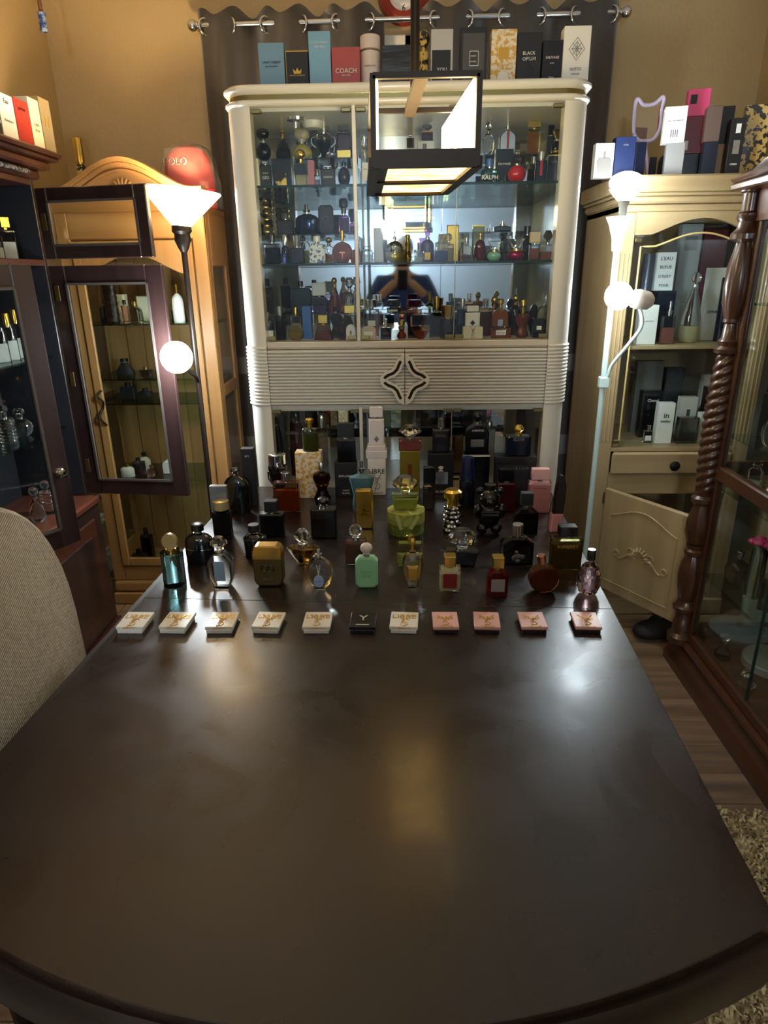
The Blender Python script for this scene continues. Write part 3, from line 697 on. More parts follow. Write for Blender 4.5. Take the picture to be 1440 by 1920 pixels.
bl = P(331, 670, Y=2.36)-Vector((lx, 2.57, 0))
arm = smooth_path([(0, 0, bl.z-.12), (.01, -.06, bl.z-.09), (.0, -.12, bl.z-.05), (bl.x+.035, bl.y+.045, bl.z-.01), (bl.x+.01, bl.y+.028, bl.z)])
G().tube(arm, .007, 8).build('reading_arm', DB, lp, 40)
G().ball(bl, .056, seg=24, rings=14).build('globe_bulb', emitter('cool_globe', COOL, E_BALL), lp, 60)

rx = .752; ry = 2.50
rl = thing('white_floor_lamp', 'slim white floor lamp with trumpet cup and gooseneck side light', 'floor lamp', (rx, ry, 0))
LW = mat('lamp_white', 'C6DCDC', .3)
cup = P(1158, 407, Y=ry); cz = cup.z
pts = [(0, 0, .015), (0, 0, cz-.10)]
G().tube(pts, .0105, 12).build('pole', LW, rl, 40)
G().lathe([(0, 0), (.12, 0), (.12, .012), (.02, .022), (0, .022)], seg=32).build('base', LW, rl, 40)
G().lathe([(.010, cz-.112), (.017, cz-.108), (.02, cz-.07), (.034, cz-.025), (.047, cz+.001), (.044, cz+.001), (.03, cz-.03), (.0, cz-.06)], seg=28).build('trumpet_cup', LW, rl, 40)
top = P(1174, 342, Y=ry)-Vector((rx, ry, 0))
G().lathe([(0, cz-.07), (.012, cz-.07), (.014, cz+.03), (.022, cz+.05), (0, cz+.05)], (.008, 0, 0), 16).build('socket', mat('socket_stone', '8A7C70', .5), rl, 40)
G().lathe([(.02, -.06), (.034, -.045), (.048, -.03), (.055, -.018)], (top.x, 0, top.z), 24).build('reflector', thin_glass('frosted_bowl', (.8, .9, .95), .3), rl, 40)
G().ball((top.x, 0, top.z), .056, sz=.6, seg=24).build('top_bulb', emitter('cool_top', COOL, E_RTOP), rl, 60)
b2 = P(1160, 555, Y=2.42)-Vector((rx, ry, 0)); sk = P(1203, 562, Y=2.42)-Vector((rx, ry, 0)); cl = P(1131, 712, Y=ry)-Vector((rx, ry, 0))
G().tube(smooth_path([(.012, -.004, cl.z-.02), (.014, -.012, cl.z+.02), (.022, -.02, cl.z+.06), (.06, -.05, cl.z+.13), (.093, -.075, cl.z+.20), (sk.x-.005, sk.y, sk.z-.022)]), .0065, 10).build('gooseneck', LW, rl, 40)
G().box(-.016, .022, -.016, .016, cl.z-.03, cl.z+.012, .004).build('clamp', LW, rl)
dv = (b2-sk).normalized(); q4 = dv.to_track_quat('Z', 'Y').to_matrix().to_4x4()
G().lathe([(0, -.04), (.016, -.04), (.030, -.025), (.034, .012), (.03, .03), (0, .03)], sk, 20, mat4=q4).build('side_socket', mat('socket_cream', 'C9C0B4', .35), rl, 40)
G().ball(b2, .047, seg=24, rings=14).build('side_bulb', emitter('cool_side', COOL, E_RBALL), rl, 60)

# ------------------------------------------------------------------ oak curio with arched pediment
OAK = wood('honey_oak', '8C6438', 'AC8350', 'z', .4, 7); OAKX = wood('honey_oak_cross', '8C6438', 'AC8350', 'x', .4, 7)
ox0, ox1, oy0, oy1 = -1.36, -.771, 2.75, 3.08; ocx = (ox0+ox1)/2
oc = thing('oak_curio', 'honey oak curio cabinet with arched shell pediment and glass front', 'curio', (0, 0, 0))
fr = .052
for a, b in ((ox0, ox0+fr), (ox1-fr, ox1)): G().box(a, b, oy0, oy0+.022, .12, 1.70, .004).build('front_stile', OAK, oc)
G().box(ox0, ox1, oy0+.001, oy0+.022, 1.60, 1.72, .004).build('top_rail', OAKX, oc)
G().box(ox0+fr, ox1-fr, oy0+.001, oy0+.022, .12, .19, .004).build('bottom_rail', OAKX, oc)
G().box(ox0-.01, ox1+.01, oy0-.015, oy1, 0, .06, .006).box(ox0-.004, ox1+.004, oy0-.008, oy1, .06, .12, .012).build('plinth', OAKX, oc)
G().box(ox0, ox1, oy0+.022, oy1, .12, .15).build('cabinet_floor', OAKX, oc)
G().box(ox0, ox1, oy0+.022, oy1, 1.70, 1.72).build('cabinet_top', OAKX, oc)
G().box(ox0+.002, ox1-.002, oy1-.006, oy1, .15, 1.70).build('back_panel', OAK, oc)
for i in range(7):
    x = ox0+.01+i*(ox1-ox0-.02)/7; G().box(x+.001, x+(ox1-ox0-.02)/7-.003, oy1-.014, oy1-.006, .15, 1.70, .002).build('back_plank', OAK, oc)
for x in (ox0, ox1-.016):
    G().box(x, x+.016, oy0+.022, oy0+.07, .12, 1.70, .002).box(x, x+.016, oy1-.05, oy1, .12, 1.70, .002).box(x, x+.016, oy0+.07, oy1-.05, 1.5, 1.70, .002).box(x, x+.016, oy0+.07, oy1-.05, .12, .25, .002).box(x, x+.016, oy0+.07, oy1-.05, .97, 1.02, .002).build('side_frame', OAK, oc)
    G().box(x+.006, x+.01, oy0+.07, oy1-.05, .25, 1.5).build('side_glass', PANE, oc)
# door frame, its inner frame and glass
dr = G(); a, b = ox0+fr+.003, ox1-fr-.003
dr.box(a, a+.035, oy0-.012, oy0+.004, .2, 1.595, .004).box(b-.035, b, oy0-.012, oy0+.004, .2, 1.595, .004).box(a+.035, b-.035, oy0-.012, oy0+.004, .2, .24, .004)
arch = [(a+.035, 1.595)]+[(a+.035+(b-a-.07)*t, 1.47+.075*math.sin(PI*t)**1.4) for t in [i/16 for i in range(17)]]+[(b-.035, 1.595)]
dr.prism(arch[::-1], oy0-.012, oy0+.004); od = dr.build('door', OAK, oc)
G().box(a+.03, b-.03, oy0-.005, oy0-.001, .23, 1.57).build('door_glass', PANE, od)
q = P(193, 765, Y=oy0-.015)
g = G()
for s in (-1, 1): g.tube(smooth_path([(q.x, oy0-.014, q.z), (q.x+.012*s, oy0-.03, q.z+.03*s), (q.x-.008, oy0-.03, q.z+.05*s), (q.x+.006, oy0-.016, q.z+.075*s)]), .005)
g.build('handle', mat('dark_iron', '1A1614', .5, metal=.5), od, 40)
# pediment
zp0 = 1.70
def ped(t): return 1.79+.105*(.5+.5*math.cos(PI*min(1, abs(t)/.88)))**.8
def pedz(x, k=1.0): t = (x-ocx)/((ox1-ox0)/2); return ped(t)
xs_ = [ox0-.012+(ox1-ox0+.024)*i/40 for i in range(41)]
G().prism([(x, zp0) for x in (ox0, ox1)]+[(x, pedz(x)-.03) for x in xs_[::-1]], oy0-.004, oy0+.025).build('pediment', OAKX, oc)
for dz, dy, h_ in ((-.006, -.034, .02), (-.024, -.022, .018), (-.045, -.012, .014)):
    vs, fs = [], []
    for x in xs_:
        z = pedz(x)+dz
        vs += [(x, oy0+dy, z-h_), (x, oy0+dy, z-.004), (x, oy0+dy+.006, z), (x, oy0+.03, z), (x, oy0+.03, z-h_)]
    n = len(xs_)
    for i in range(n-1):
        for k in range(5): a2, b2_ = i*5+k, i*5+(k+1) % 5; fs.append((a2, b2_, b2_+5, a2+5))
    fs += [tuple(range(5)), tuple((n-1)*5+k for k in range(5))[::-1]]
    G().add(vs, fs).build('pediment_moulding', OAKX, oc, 50)
g = G()
for i in range(9):
    a = PI*(i+.5)/9; r = .05
    g.tube([(ocx+.012*math.cos(a), oy0-.006, 1.765+.012*math.sin(a)), (ocx+.03*math.cos(a), oy0-.011, 1.765+.03*math.sin(a)), (ocx+r*math.cos(a), oy0-.006, 1.765+r*math.sin(a))], [.003, .007, .006], 8)
g.build('carved_shell', OAKX, oc, 40)
OSH = [1.279, 1.054, .949, .605]
for z in (1.279, 1.054, .949, .605): 
    s_ = G().box(ox0+.017, ox1-.017, oy0+.03, oy1-.02, z-.006, z).build('glass_shelf', SHELF, oc)

# ------------------------------------------------------------------ pale pine cabinet beside the curtain
PINE = wood('pale_pine', '927A56', 'B09A72', 'z', .4, 6); PINEX = wood('pale_pine_cross', '927A56', 'B09A72', 'x', .4, 6)
px0, px1, py0, py1 = .80, 1.42, 2.66, 3.13
pc = thing('pine_cabinet', 'pale pine cabinet with arched glass door, drawer and open lower door', 'cabinet', (0, 0, 0))
for x in (px0, px1-.02): G().box(x, x+.02, py0, py1, .08, 1.70, .003).build('side_panel', PINE, pc)
G().box(px0, px1, py1-.012, py1, .08, 1.70).build('back_panel', PINE, pc)
G().box(px0-.006, px1+.006, py0-.012, py1, 0, .08, .006).build('plinth', PINEX, pc)
for z, g_, h_ in ((1.66, .0, .03), (1.69, .012, .025), (1.715, .022, .012), (1.727, .034, .055)): G().box(px0-g_, px1+g_, py0-g_, py1, z, z+h_, .006).build('crown_moulding', PINEX, pc)
zd0, zd1 = .66, .755
sw = .062
for x in (px0, px1-sw):
    G().box(x, x+sw, py0-.002, py0+.02, .08, 1.66, .003).build('fluted_stile', PINE, pc)
    for k in range(3): G().tube([(x+.014+k*.016, py0-.001, .80), (x+.014+k*.016, py0-.001, 1.52)], .0045, 6).build('flute', PINE, pc, 40)
G().box(px0+sw, px1-sw, py0, py0+.02, zd0-.09, zd0-.005, .003).build('middle_rail', PINEX, pc)
dw = thing_dr = G().box(px0+sw+.004, px1-sw-.004, py0-.016, py0+.004, zd0, zd1, .008).build('drawer', PINEX, pc)
G().box(px0+sw, px1-sw, py0+.0, py1-.012, zd0-.005, zd0+.0, .0).box(px0+sw, px1-sw, py0, py1-.012, zd1+.002, .772, .0).build('drawer_rails', PINEX, pc)
kq = P(1264, 873, Y=py0-.03)
G().lathe([(0, 0), (.008, 0), (.008, .012), (.019, .018), (.021, .026), (.014, .032), (0, .033)], (kq.x, py0-.015, kq.z), 20, mat4=Matrix.Rotation(PI/2, 4, 'X')).build('knob', mat('dark_iron', '1A1614', .5, metal=.5), dw, 40)
G().box(px0+.02, px1-.02, py0+.02, py1-.012, .08, .10).build('cabinet_floor', PINEX, pc)
G().box(px0+.02, px1-.02, py0+.03, py1-.012, 1.165, 1.18, .002).build('shelf', PINEX, pc)
G().box(px0+.02, px1-.02, py0+.02, py1-.012, 1.64, 1.66).build('cabinet_top', PINEX, pc)
# arched opening above the glass door
ax0, ax1 = px0+sw, px1-sw
ar = [(ax0, 1.662)]+[(ax0+(ax1-ax0)*t, 1.585+.055*max(0, math.sin(PI*(t*1.3-.15)))**1.2) for t in [i/24 for i in range(25)]]+[(ax1, 1.662)]
G().prism(ar[::-1], py0-.001, py0+.02).build('arched_rail', PINEX, pc)
gd = G().box(ax0+.003, ax1-.003, py0+.004, py0+.008, .78, 1.64).build('glass_door', PANE, pc)
inl = [(ax0+.028, py0+.003, .80), (ax0+.028, py0+.003, 1.545)]+[(ax0+.028+(ax1-ax0-.056)*t, py0+.003, 1.545+.045*max(0, math.sin(PI*(t*1.3-.15)))**1.2) for t in [i/24 for i in range(1, 24)]]+[(ax1-.028, py0+.003, 1.545), (ax1-.028, py0+.003, .80)]
G().tube(inl, .0035, 6).build('gold_inlay', mat('inlay_gold', 'C9AE72', .35), gd, 40)
for zz in (1.56, .79): G().box(ax0+.004, ax0+.03, py0-.002, py0+.01, zz, zz+.016, .003).build('hinge_clip', BRASS, gd)
# lower door standing open
hinge = Vector((px0+sw+.004, py0-.004, 0)); oa = math.radians(-58); dwid = .41
ld = bpy.data.objects.new('lower_door', None); COL.objects.link(ld); ld.parent = pc; ld.location = hinge; ld.rotation_euler = (0, 0, oa)
G().box(0, dwid, -.02, 0, .15, .605, .006).build('door_panel', PINE, ld)
fl_ = [(.045, -.021, .20), (.045, -.021, .50)]+[(.045+(dwid-.09)*t, -.021, .50+.05*math.sin(PI*t)**1.5) for t in [i/16 for i in range(1, 16)]]+[(dwid-.045, -.021, .50), (dwid-.045, -.021, .20)]
G().tube(fl_, .0035, 6, True).build('routed_line', PINE, ld, 40)
g = G(); oc_ = (dwid*.52, -.022, .36)
for i in range(7):
    a = PI*(i+.5)/7; g.tube([(oc_[0]+.01*math.cos(a), -.02, oc_[2]+.008*math.sin(a)), (oc_[0]+.03*math.cos(a), -.027, oc_[2]+.03*math.sin(a)), (oc_[0]+.042*math.cos(a), -.021, oc_[2]+.045*math.sin(a))], [.004, .007, .004], 6)
for s in (-1, 1):
    g.tube([(oc_[0]+s*(.02+.10*t), -.023, oc_[2]-.012+.014*math.sin(6*t)-.012*t) for t in [i/14 for i in range(15)]], [.007-.0045*i/14 for i in range(15)], 6)
    g.tube([(oc_[0]+s*(.118+.013*math.cos(a)), -.022, oc_[2]-.018+.013*math.sin(a)) for a in [i*.6 for i in range(10)]], .004, 6)
    g.tube([(oc_[0]+s*(.05+.014*math.cos(a)), -.022, oc_[2]+.012+.014*math.sin(a)) for a in [i*.6 for i in range(9)]], .0035, 6)
g.build('carved_ornament', PINE, ld, 40)
for zz in (.19, .53): G().box(-.012, .0, -.016, .004, zz, zz+.05, .002).build('hinge', mat('old_brass', '6A5632', .4, metal=.8), ld)

# ------------------------------------------------------------------ cherry curio with twisted columns
CH = wood('cherry', '321A0F', '5A331E', 'y', .3, 8, .35); CHZ = wood('cherry_z', '2C170E', '50301C', 'z', .3, 8, .35)
kx, ky, ky0 = 1.085, 2.25, 1.0
cc = thing('cherry_curio', 'dark cherry curio cabinet with carved rope twist columns and glass side', 'curio', (0, 0, 0))
cx1 = XR-.03
g = G(); prof = [(1.045, 0), (1.045, .035), (1.06, .06), (1.085, .085), (1.085, .11), (cx1, .11), (cx1, 0)]
G().prism(prof, ky0-.05, ky+.06, plane='xz').build('base', CH, cc)
G().box(kx-.02, cx1, ky0, ky+.03, .11, .125).build('cabinet_floor', CH, cc)
G().box(cx1-.012, cx1, ky0, ky+.02, .12, 1.66).build('back_panel', CHZ, cc)
for z, h_, w_ in ((.70+.075, .05, .03), (1.60, .06, .03), (.125, .04, .03)): G().box(kx-.0, kx+w_, ky0, ky-.03, z, z+h_, .005).build('side_rail', CH, cc)
for y in (ky-.05, ky0): G().box(kx+.002, kx+.028, y, y+.026, .12, 1.66, .004).build('glass_stile', CHZ, cc)
G().box(kx+.01, kx+.014, ky0+.03, ky-.05, .16, .775).build('lower_glass', PANE, cc)
G().box(kx+.01, kx+.014, ky0+.03, ky-.05, .825, 1.60).build('upper_glass', PANE, cc)
G().box(kx+.006, kx+.016, 1.79, 1.793, .16, .775).build('glass_joint', mat('joint_dark', '20302A', .2), cc)
# far end, facing the back wall, is glazed too
G().box(kx+.03, cx1-.012, ky+.012, ky+.016, .16, 1.60).build('end_glass', PANE, cc)
for z in (.125, .775, 1.58): G().box(kx+.03, cx1-.012, ky, ky+.026, z, z+.05, .004).build('end_rail', CH, cc)
G().box(cx1-.05, cx1, ky, ky+.026, .12, 1.66, .004).build('end_stile', CHZ, cc)
for z in (1.36,): G().box(kx+.03, cx1-.02, ky0+.03, ky-.01, z-.006, z).build('glass_shelf', SHELF, cc)
for z in (.40, .74, .93): G().box(kx+.03, cx1-.02, ky0+.03, ky-.01, z-.006, z).build('glass_shelf', SHELF, cc)
# the turned column: plain drums, leaf bulb, rope twist, carved vase, reeded vase
cxx, cyy = kx-.012, ky
def turned(pr, name, fn=None, seg=24): return G().lathe(pr, (cxx, cyy, 0), seg, fn=fn).build(name, CHZ, cc, 40)
turned([(0, .11), (.048, .11), (.05, .135), (.036, .15), (.034, .2), (.03, .205), (.03, .235), (.042, .245), (.044, .26), (.034, .27), (.03, .285), (0, .285)], 'column_foot')
turned([(0, .285), (.024, .285), (.038, .33), (.044, .39), (.038, .44), (.026, .47), (.034, .478), (.034, .49), (.026, .498), (.03, .505), (.03, .515), (0, .515)], 'reeded_vase', lambda a, z: 1-.07*abs(math.sin(6*a)) if .29 < z < .46 else 1, 48)
turned([(0, .515), (.03, .52), (.04, .56), (.042, .60), (.03, .655), (.028, .67), (.038, .68), (.038, .695), (.028, .705), (.03, .72), (0, .72)], 'carved_bulb', lambda a, z: 1+.09*math.sin(7*a+60*z)*(1 if .53 < z < .65 else 0), 48)
n = 110; zr0, zr1 = .72, 1.195
turned([(0, zr0)]+[(.033*(.80+.38*math.sin(PI*min(1, max(0, (i/n-.0)*1.0)))**.6), zr0+(zr1-zr0)*i/n) for i in range(n+1)]+[(0, zr1)], 'rope_twist', lambda a, z: .86+.2*abs(math.sin(1.5*a-z*98)), 36)
turned([(0, zr1), (.024, zr1), (.04, zr1+.008), (.042, zr1+.02), (.03, zr1+.03), (.034, zr1+.045), (.024, zr1+.055), (.02, zr1+.1), (.026, zr1+.105), (.026, zr1+.115), (0, zr1+.115)], 'column_ring')
turned([(0, 1.31), (.024, 1.31), (.036, 1.36), (.041, 1.41), (.036, 1.47), (.026, 1.525), (.022, 1.54), (0, 1.54)], 'leaf_bulb', lambda a, z: 1+.2*abs(math.sin(3*a+30*z))-.12, 72)
turned([(0, 1.54), (.022, 1.54), (.044, 1.55), (.044, 1.565), (.03, 1.58), (.027, 1.60), (.034, 1.61), (.034, 1.622), (.025, 1.63), (.025, 1.68), (.034, 1.685), (.034, 1.70), (0, 1.70)], 'column_capital')
# bonnet: swan neck crown rising towards the middle of the cabinet
bz = [(0, 1.725), (.12, 1.74), (.22, 1.80), (.32, 1.90), (.42, 1.99), (.55, 2.03)]
def swan(u):
    for (a0, z0), (a1, z1) in zip(bz, bz[1:]):
        if u <= a1: k = (u-a0)/(a1-a0); k = k*k*(3-2*k); return z0+(z1-z0)*k
    return bz[-1][1]
vs, fs = [], []; N = 28
cross = [(-.012, 0), (-.05, .03), (-.055, .045), (-.03, .055), (-.012, .085), (.012, .10), (.03, .10), (.03, 0)]
for i in range(N+1):
    u = .62*i/N; y = ky+.045-u; zb0 = 1.70; zt_ = swan(u)+.0
    for dx, dz in cross:
        vs.append((kx-.01-.0+dx*1.0, y, zb0+(dz/.10)*(zt_-zb0+.03) if dz > .0 else zb0))
m_ = len(cross)
for i in range(N):
    for k in range(m_): a2, b2_ = i*m_+k, i*m_+(k+1) % m_; fs.append((a2, b2_, b2_+m_, a2+m_))
fs += [tuple(range(m_)), tuple(N*m_+k for k in range(m_))[::-1]]
G().add(vs, fs).build('swan_neck_crown', CH, cc, 40)
G().box(kx-.06, cx1, ky0, ky+.05, 1.69, 1.712, .005).build('cornice', CH, cc)
G().box(kx-.005, kx+.03, ky0, ky-.03, 1.60, 1.70).build('frieze', CH, cc)

# ------------------------------------------------------------------ dark hutch with its doors open
DK = wood('mahogany', '24100B', '4A2418', 'y', .32, 7, .3); DKZ = wood('mahogany_z', '1A1012', '32211F', 'z', .32, 7, .3); NAVY = mat('navy_lining', '0C0E18', .6)
lx0, lf, ly0, ly1 = XL+.002, -1.285, 1.55, 2.50
dk = thing('mahogany_hutch', 'dark mahogany hutch with glass doors standing open and boxes on top', 'hutch', (0, 0, 0))
G().box(XL+.0185, -1.25, ly0, ly1, .07, .60, .003).build('buffet', DKZ, dk)
G().box(lx0, -1.235, ly0, ly1+.012, .60, .632, .008).build('buffet_top', wood('mahogany_top', '40201A', '6A3A28', 'y', .3, 7, .3), dk)
G().box(XL+.0185, -1.225, ly0, ly1+.015, 0, .07, .012).build('plinth', DK, dk)
for a, b in ((ly1-.44, ly1-.06),):
    G().box(-1.255, -1.243, a, b, .12, .55, .006).build('buffet_door', DK, dk); G().box(-1.247, -1.239, a+.05, b-.05, .18, .49, .006).build('raised_panel', DKZ, dk)
G().box(lx0, lx0+.01, ly0, ly1, .632, 1.79).build('back_lining', NAVY, dk)
for y in (ly0, ly1-.018): 
    s_ = G().box(lx0, lf, y, y+.018, .632, 1.79, .002).build('side_panel', DKZ, dk)
    G().box(lx0+.01, lf-.004, y-.001 if y > 2 else y+.018, y if y > 2 else y+.019, .64, 1.78).build('side_lining', NAVY, s_)
for z in (1.505, 1.765): G().box(lx0+.01, lf, ly0+.018, ly1-.018, z, z+.02, .002).build('divider', DK, dk)
for z in (1.19, .92): G().box(lx0+.01, lf-.03, ly0+.02, ly1-.02, z-.006, z).build('glass_shelf', SHELF, dk)
for z, g_, h_ in ((1.785, .02, .03), (1.815, .05, .028), (1.843, .075, .014), (1.857, .085, .016)): G().box(lx0, lf+g_, ly0-g_, ly1+g_*.9, z, z+h_, .007).build('crown_moulding', DK, dk)
G().tube([(lf+.03, 1.7, 1.80), (lf+.03, 2.42, 1.80)], .008, 8).build('silver_trim', mix_mat('beaded_silver', '50504E', 'C8C8C4', 90, rough=.3, metal=.8), dk, 40)
def framed_door(name, hx, hy, ang, width, z0, z1, st, knob=None):
    """hinged frame with a glass pane; local x runs away from the hinge"""
    e = bpy.data.objects.new(name, None); COL.objects.link(e); e.parent = dk; e.location = (hx, hy, 0); e.rotation_euler = (0, 0, ang)
    g = G(); t_ = .02
    g.box(0, st, -t_/2, t_/2, z0, z1, .003).box(width-st, width, -t_/2, t_/2, z0, z1, .003).box(st, width-st, -t_/2, t_/2, z0, z0+st, .003).box(st, width-st, -t_/2, t_/2, z1-st, z1, .003)
    g.build('door_frame', DKZ, e)
    g = G(); a, b, c, d_ = st, width-st, z0+st, z1-st
    for p0, p1 in (((a, c), (b, c)), ((b, c), (b, d_)), ((b, d_), (a, d_)), ((a, d_), (a, c))): g.bar((p0[0], -.009, p0[1]), (p1[0], -.009, p1[1]), .008, .008)
    g.build('glazing_bead', mat('bead_grey', '4A4440', .3), e)
    G().box(st-.004, width-st+.004, -.002, .002, z0+st-.004, z1-st+.004).build('glass_pane', PANE, e)
    for zz in ((z0+.09, (z0+z1)/2, z1-.12) if z1-z0 > .5 else ((z0+z1)/2-.02,)): G().box(.012, .03, -.0125, -.009, zz, zz+.055, .001).build('hinge', mat('old_brass', '6A5632', .4, metal=.8), e)
    return e
framed_door('open_door', lf+.006, ly1-.004, -.10, .43, .64, 1.503, .062)
framed_door('small_open_door', lf+.006, ly1-.004, -.20, .43, 1.526, 1.756, .045)
nd = framed_door('ajar_door', lf+.006, 1.60, math.radians(90-27), .44, .64, 1.503, .066)
kb = bpy.data.objects.new('door_knob', None); 
G().lathe([(.016, 0), (.016, .004), (.006, .008), (.006, .016), (.013, .022), (.010, .03), (0, .031)], (.405, -.01, .885), 20, mat4=Matrix.Rotation(PI/2, 4, 'X')).build('door_knob', 'm:chrome', nd, 40)

# ------------------------------------------------------------------ fabric chairs
def fabric():
    m, nt, b = nm('ribbed_fabric'); tc = nt.nodes.new('ShaderNodeTexCoord'); wv = nt.nodes.new('ShaderNodeTexWave'); mp = nt.nodes.new('ShaderNodeMapping')
    mp.inputs['Rotation'].default_value = (math.radians(-28), 0, 0); nt.links.new(tc.outputs['Object'], mp.inputs[0]); nt.links.new(mp.outputs[0], wv.inputs[0])
    wv.bands_direction = 'Z'; wv.inputs['Scale'].default_value = 62; wv.inputs['Distortion'].default_value = .6; wv.inputs['Detail'].default_value = 2; wv.inputs['Detail Scale'].default_value = 3
    n = tex(nt, 90, 3); mm = nt.nodes.new('ShaderNodeMath'); mm.operation = 'MULTIPLY'; nt.links.new(wv.outputs[1], mm.inputs[0]); nt.links.new(n.outputs[0], mm.inputs[1])
    r = ramp(nt, mm.outputs[0], [(.05, '7C7264'), (.5, 'C6BAA6')]); nt.links.new(r.outputs[0], b.inputs['Base Color']); b.inputs['Roughness'].default_value = .9
    bump(nt, b, mm.outputs[0], .5, .004); return m
FAB = fabric()
def chair(label, x, y, rz=0):
    t = thing('dining_chair', label, 'chair', (x, y, 0), rz, None)
    # upholstered back: arched panel, local +x faces the table
    n = 20; arc = []
    for i in range(n+1):
        a = PI*i/n; arc.append((.27*math.cos(a)*(1 if True else 1), .80+.30*math.sin(a)**.85))
    arc = [(.235, .42), (.262, .62)]+arc+[(-.262, .62), (-.235, .42)]
    vs, fs = [], []; rings = [(.90, .0), (1, .02), (1, .06), (.90, .085)]; m_ = len(arc)
    for k, dx in rings:
        for (yy, zz) in arc: vs.append((-dx+.10*(.75-(zz))*.5, yy*k, .42+(zz-.42)*(k*.1+.9)))
    for r_ in range(3):
        for i in range(m_): j = (i+1) % m_; fs.append((r_*m_+i, r_*m_+j, (r_+1)*m_+j, (r_+1)*m_+i))
    fs += [tuple(range(m_))[::-1], tuple(3*m_+i for i in range(m_))]
    G().add(vs, fs).build('backrest', FAB, t, 60)
    G().prism(rr(.23, .46, .06, 5), .40, .50, (.21, -.23, 0), ch=.02, plane='xy').build('seat', FAB, t, 60)
    G().box(-.02, .42, -.21, .21, .35, .40, .005).build('seat_rail', EDGE, t)
    for lx_, ly_ in ((.0, -.19), (.0, .19), (.40, -.19), (.40, .19)): G().lathe([(0, 0), (.014, 0), (.022, .36), (0, .36)], (lx_, ly_, 0), 8).build('leg', EDGE, t, 40)
chair('beige ribbed fabric dining chair with arched back at the table side', -.70, .985)
chair('beige ribbed fabric dining chair tucked under the bowed table end', -.72, .37)

# ------------------------------------------------------------------ rug and floor items
RUG = mix_mat('shag_beige', '8F7B58', 'C7B38A', 40, rough=.95, bmp=.6)
rg = tag(G().box(.62, 1.04, .2, 1.47, 0, .012, .004).build('shag_rug', RUG), 'beige shag rug lying on the plank floor beside the table', 'rug')
g = G(); rnd = random.Random(3)
for i in range(3200):
    x, y = rnd.uniform(.62, 1.012), rnd.uniform(.6, 1.475); a = rnd.uniform(0, 2*PI); l = rnd.uniform(.012, .026); wd = .0035
    dx, dy = math.cos(a)*l*.8, math.sin(a)*l*.8; nx, ny = -math.sin(a)*wd, math.cos(a)*wd; z = .010; h_ = rnd.uniform(.012, .026)
    g.add([(x-nx, y-ny, z), (x+nx, y+ny, z), (x+dx*.6+nx, y+dy*.6+ny, z+h_), (x+dx*.6-nx, y+dy*.6-ny, z+h_), (x+dx*1.4, y+dy*1.4, z+h_*.75)], [(0, 1, 2, 3), (3, 2, 4)])
o = g.build('pile', RUG, rg); o['kind'] = 'stuff'
q = P(1215, 1182, Z=0)
bg = thing('black_bag', 'crumpled black fabric pouch with strap on the plank floor', 'bag', (q.x, q.y-.05, 0), .3)
o = G().ball((0, 0, .035), .075, 1.25, .8, .48, 20, 12).ball((.09, .05, .03), .06, 1.1, .9, .5, 16, 10).build('pouch', mat('black_cloth', '0A0A0C', .7), bg, 60)
G().tube(smooth_path([(.06, .02, .06), (.12, .02, .075), (.17, .0, .04), (.2, -.03, .008)]), .008).build('strap', mat('black_cloth', '0A0A0C', .7), bg, 40)

# ------------------------------------------------------------------ boxes on top of the hutch
W_, K_, GD, SV = 'o:white', 'o:black', 'm:gold', 'm:silver'
PW = mat('print_white', 'E6E2DA', .5); PK = mat('print_black', '0C0B0C', .5); PG = mat('print_gold', 'C69A3E', .35, metal=.5); PGR = mat('print_grey', '77757A', .5)
FLORAL = mix_mat('gold_floral_print', 'E2D6BE', 'CFA044', 80, .47, .55, .45)
PATT = mix_mat('gold_black_pattern', '1A140C', 'C9A85A', 55, .48, .52, .3)
FOIL = mix_mat('gold_foil', '2A2014', 'E0B860', 30, .45, .55, .25, metal=.6)
DAMASK = mix_mat('green_damask', '5E6A26', '7C8838', 60, .45, .6, .6)
CTX = dict(z=1.995, Y=2.36, group='perfume boxes along the hutch top')
C('blue carton with small dark print at the end of the hutch top', 485, 533, 80, 150, mat('dusty_blue_card', '6C90AA', .45), d=.05, txt=[('SAINT DREAM', .7, .62, PK), ('EAU DE PARFUM', .5, .54, PK)])
t = C('black carton with gold crown emblem on the hutch top', 536, 578, 95, 150, 'o:matte', d=.05, txt=[('DOLCE & GABBANA', .68, .42, PG)], panels=[(PG, 0, 1, .975, 1), (PG, 0, .02, 0, 1)])
g = G(); g.add([Vector((x*.022, -.0258, .052+z*.016)) for x, z in ((-.5, 0), (.5, 0), (.62, .8), (.25, .4), (0, 1), (-.25, .4), (-.62, .8))], [(0, 1, 2, 3, 4, 5, 6)]); g.build('crown_emblem', PG, t)
C('tall light blue carton, the tallest box on the hutch top', 579, 620, 58, 150, mat('light_blue_card', '76A4BE', .4), d=.045, txt=[('DOLCE & GABBANA', .8, .82, PW), ('light blue', .45, .75, PW)])
t = C('red carton lettered COACH on the hutch top', 622, 675, 88, 150, mat('coach_red', 'A8443E', .4), d=.05, txt=[('COACH', .74, .48, PW), ('NEW YORK', .3, .38, PW), ('wild rose', .45, .12, PW)])
B('pale pink paper tube with small print beside the red carton', 675, 714, 68, 150, 'cyl', mat('pale_tube', 'D8C8C0', .5), ('cyl', mat('pale_tube', 'D8C8C0', .5), .24, 1.0), txt=[('KENNETH COLE', .6, .62, PK)], name='paper_tube', cat='tube')
t = C('wide black quilted box with an embossed emblem on the hutch top', 716, 770, 84, 150, mix_mat('black_quilt', '0E0E10', '1E1E22', 25, rough=.4, bmp=.5, stretch=(.2, 1, 1)), d=.05); monogram(t, (0, -.0262, .075), .02, mat('emboss_grey', '2E2E34', .3))
